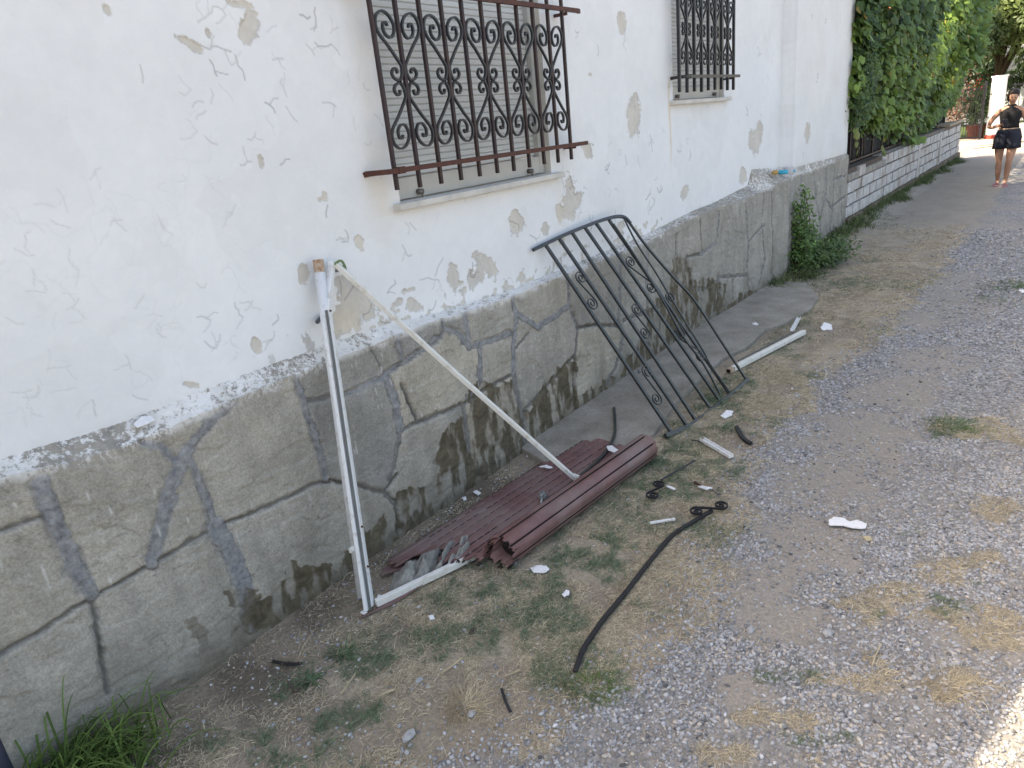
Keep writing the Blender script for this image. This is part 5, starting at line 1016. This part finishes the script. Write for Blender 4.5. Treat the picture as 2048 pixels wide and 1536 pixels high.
p1 = XP(2010, 60, 32); tree(p1[0], p1[1], 5, 4.6, (2.6, 2.3, 2.0), 11000, .24, ((.06, .10, .03), (.19, .25, .08)), 'sunlit broadleaf tree above the white pillar', 3)
p2 = XP(1925, 80, 30); tree(p2[0], p2[1]+.6, 4.5, 3.6, (2.0, 1.6, 1.7), 8000, .20, ((.03, .055, .025), (.08, .12, .045)), 'dark shaded tree over the barred gate, between vine and sunlit tree', 5)  # leaf colours darker than the broadleaf trees beside it
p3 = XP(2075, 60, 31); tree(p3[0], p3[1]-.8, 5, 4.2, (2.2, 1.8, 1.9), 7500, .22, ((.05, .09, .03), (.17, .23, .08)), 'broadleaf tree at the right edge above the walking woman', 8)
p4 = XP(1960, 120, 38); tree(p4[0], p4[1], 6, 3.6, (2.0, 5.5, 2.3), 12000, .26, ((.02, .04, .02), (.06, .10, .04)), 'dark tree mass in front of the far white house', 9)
# street kerb lines
for (a, b) in (((1916, 302), (1990, 292)), ((1916, 296), (2048, 283))):
    A, Bq = G(*a, .0), G(*b, .0); dd = (Bq-A)/np.linalg.norm(Bq-A); mb = MB(); mb.sweep([A-dd*12+np.array((0, 0, .003)), Bq+dd*18+np.array((0, 0, .003))], .10, .02); tag(mb.build('kerb', simple('dark_kerb', (.20, .17, .15), .9)), kind='structure')

# ------------------------------------------------------------------ walking woman
import bmesh
per = empty('person'); FT = G(2003, 371); per.location = FT; per.rotation_euler = (0, 0, math.atan2(-FT[1]*.35, FT[0])+0)
tag(per, 'woman in black sleeveless top and dark shorts walking towards us, looking at her phone', 'person')
# local frame: -x towards the camera, -y is to the right in the picture
JT = [(-.00, 0, .84), (-.0, 0, .95), (.005, 0, 1.08), (.0, 0, 1.20), (.0, 0, 1.30), (-.015, 0, 1.36), (-.03, -.005, 1.42), (-.05, -.01, 1.50), (-.045, -.01, 1.555),
      (.0, .085, .80), (-.03, .10, .62), (.02, .085, .43), (.02, .08, .27), (.10, .075, .085), (.06, .075, .035), (-.06, .085, .022),
      (-.0, -.085, .80), (-.10, -.085, .62), (-.14, -.07, .43), (-.08, -.06, .27), (-.08, -.055, .085), (-.10, -.055, .04), (-.22, -.06, .022),
      (.0, .155, 1.275), (.01, .27, 1.15), (.02, .305, 1.02), (-.10, .25, 1.01), (-.20, .15, 1.045),
      (.0, -.155, 1.275), (.02, -.22, 1.13), (.03, -.265, .99), (-.0, -.285, .86), (-.02, -.30, .75)]
ED = [(0, 1), (1, 2), (2, 3), (3, 4), (4, 5), (5, 6), (6, 7), (7, 8), (0, 9), (9, 10), (10, 11), (11, 12), (12, 13), (13, 14), (14, 15), (0, 16), (16, 17), (17, 18), (18, 19), (19, 20), (20, 21), (21, 22), (4, 23), (23, 24), (24, 25), (25, 26), (26, 27), (4, 28), (28, 29), (29, 30), (30, 31), (31, 32)]
RD = [(.13, .10), (.12, .09), (.11, .085), (.125, .09), (.10, .07), (.046, .046), (.05, .05), (.078, .085), (.070, .08), (.095, .09), (.082, .082), (.052, .052), (.052, .055), (.030, .030), (.034, .034), (.026, .020), (.095, .09), (.082, .082), (.052, .052), (.052, .055), (.030, .030), (.034, .034), (.026, .020),
      (.050, .050), (.042, .042), (.034, .034), (.030, .030), (.021, .021), (.050, .050), (.042, .042), (.034, .034), (.028, .028), (.021, .021)]
# fingers: palms continue from the wrists
def hand(wrist, d, side, curl):
    d = Vector(d).normalized(); s = Vector(side).normalized(); nrm_ = d.cross(s).normalized(); b = len(JT)
    JT.append(tuple(Vector(JT[wrist])+d*.045)); RD.append((.030, .016)); ED.append((wrist, b))
    for i, (o_, L) in enumerate(((-.024, .062), (-.008, .070), (.008, .066), (.023, .052))):
        k = len(JT); p = Vector(JT[b])+s*o_+d*.028; q1 = p+d*L*.5*(1-curl*.3)+nrm_*L*.4*curl; q2 = q1+d*L*.45*(1-curl)+nrm_*L*.5*curl
        JT.extend([tuple(p), tuple(q1), tuple(q2)]); RD.extend([(.010, .010), (.009, .009), (.007, .007)]); ED.extend([(b, k), (k, k+1), (k+1, k+2)])
    k = len(JT); p = Vector(JT[wrist])+d*.02-s*.034; JT.extend([tuple(p), tuple(p+d*.035-s*.010+nrm_*.02*curl)]); RD.extend([(.011, .011), (.008, .008)]); ED.extend([(wrist, k), (k, k+1)])
hand(27, (-.45, -.8, .2), (0, .1, 1), .7); hand(32, (-.1, -.05, -1), (-1, 0, 0), .35)
me = bpy.data.meshes.new('body'); me.from_pydata(JT, ED, []); body = bpy.data.objects.new('body', me); COL.objects.link(body); body.parent = per; me.materials.append(SKIN)
sk = body.modifiers.new('skin', 'SKIN'); 
for i, v in enumerate(me.skin_vertices[0].data): v.radius = RD[i]; v.use_root = (i == 0)
sb = body.modifiers.new('sub', 'SUBSURF'); sb.levels = sb.render_levels = 2
def shell(name, rings, mat, n=28, ruffle=0):
    vs = []; fs = []
    for (cx, cy, cz, rx, ry) in rings:
        for q in range(n): a = q*2*math.pi/n; rf = 1+ruffle*math.sin(a*7+cz*20); vs.append((cx+rx*math.cos(a)*rf, cy+ry*math.sin(a)*rf, cz+.008*ruffle*10*math.sin(a*3)))
    for i in range(len(rings)-1):
        for q in range(n): fs.append((i*n+q, i*n+(q+1) % n, (i+1)*n+(q+1) % n, (i+1)*n+q))
    mb = MB(); mb.add(vs, fs); o = mb.build(name, mat, per, True); s = o.modifiers.new('t', 'SOLIDIFY'); s.thickness = .006; return o
shell('top', [(0, 0, .985, .115, .150), (0, 0, 1.03, .112, .142), (0, 0, 1.10, .115, .145), (-.01, 0, 1.18, .128, .160), (-.005, 0, 1.25, .115, .163), (0, 0, 1.30, .092, .140), (0, 0, 1.335, .070, .085), (-.008, 0, 1.375, .058, .060)], BLKTOP)
shell('waistband', [(0, 0, .962, .118, .153), (0, 0, .984, .116, .151)], simple('tan_belt', (.35, .24, .17), .6))
for s in (1, -1):
    f = 0 if s > 0 else -.06
    shell('shorts', [(0, 0.02*s, .965, .118, .138), (0, .055*s, .90, .130, .125), (f*.3, .085*s, .82, .130, .118), (f*.7-.01, .095*s, .72, .122, .108), (f-.015, .102*s, .645, .122, .110)], SHORT, 24, .03)
# hair, face, sandals, phone
mb = MB(); hv = []; 
def ell(mb, c, r, nu=18, nv=12, cut=None):
    vs = []; fs = []
    for i in range(nv+1):
        for j in range(nu):
            a, b = math.pi*i/nv, 2*math.pi*j/nu; vs.append((c[0]+r[0]*math.sin(a)*math.cos(b), c[1]+r[1]*math.sin(a)*math.sin(b), c[2]+r[2]*math.cos(a)))
    for i in range(nv):
        for j in range(nu): fs.append((i*nu+j, (i+1)*nu+j, (i+1)*nu+(j+1) % nu, i*nu+(j+1) % nu))
    mb.add(vs, fs)
ell(mb, (-.012, -.008, 1.548), (.098, .090, .090)); ell(mb, (.045, .0, 1.49), (.058, .072, .09)); ell(mb, (-.04, .058, 1.50), (.045, .026, .075)); mb.build('hair', HAIR, per, True)
mb = MB(); ell(mb, (-.075, -.012, 1.478), (.050, .062, .080)); ell(mb, (-.128, -.012, 1.462), (.014, .010, .016), 10, 8); mb.build('face', SKIN, per, True)
for s in (-1, 1): mb = MB(); ell(mb, (-.120, -.012+s*.024, 1.485), (.006, .013, .005), 8, 6); mb.build('eye', HAIR, per, True)
mb = MB(); ell(mb, (-.122, -.012, 1.432), (.007, .018, .005), 8, 6); mb.build('mouth', simple('lips', (.35, .10, .09), .5), per, True)
for (x_, y_) in ((-.02, .082), (-.17, -.058)):
    mb = MB(); mb.prism([(x_-.13, y_-.03), (x_-.10, y_-.045), (x_+.02, y_-.042), (x_+.11, y_-.03), (x_+.125, y_), (x_+.11, y_+.03), (x_+.02, y_+.042), (x_-.10, y_+.045), (x_-.13, y_+.03)], .002, .020); mb.sweep([(x_-.05, y_-.045, .015), (x_-.05, y_, .062), (x_-.05, y_+.045, .015)], .03, .006, nrm=(1, 0, 0)); mb.build('sandal', SAND, per)
mb = MB(); mb.box((-.285, .05, 1.08), (.012, .078, .15), Matrix.Rotation(math.radians(-25), 3, 'Y')); ph = mb.build('phone', simple('phone_grey', (.06, .06, .07), .25), None, bevel=.003); ph.location = per.location; ph.rotation_euler = per.rotation_euler
tag(ph, 'dark phone held in the walking woman\'s hand', 'phone')
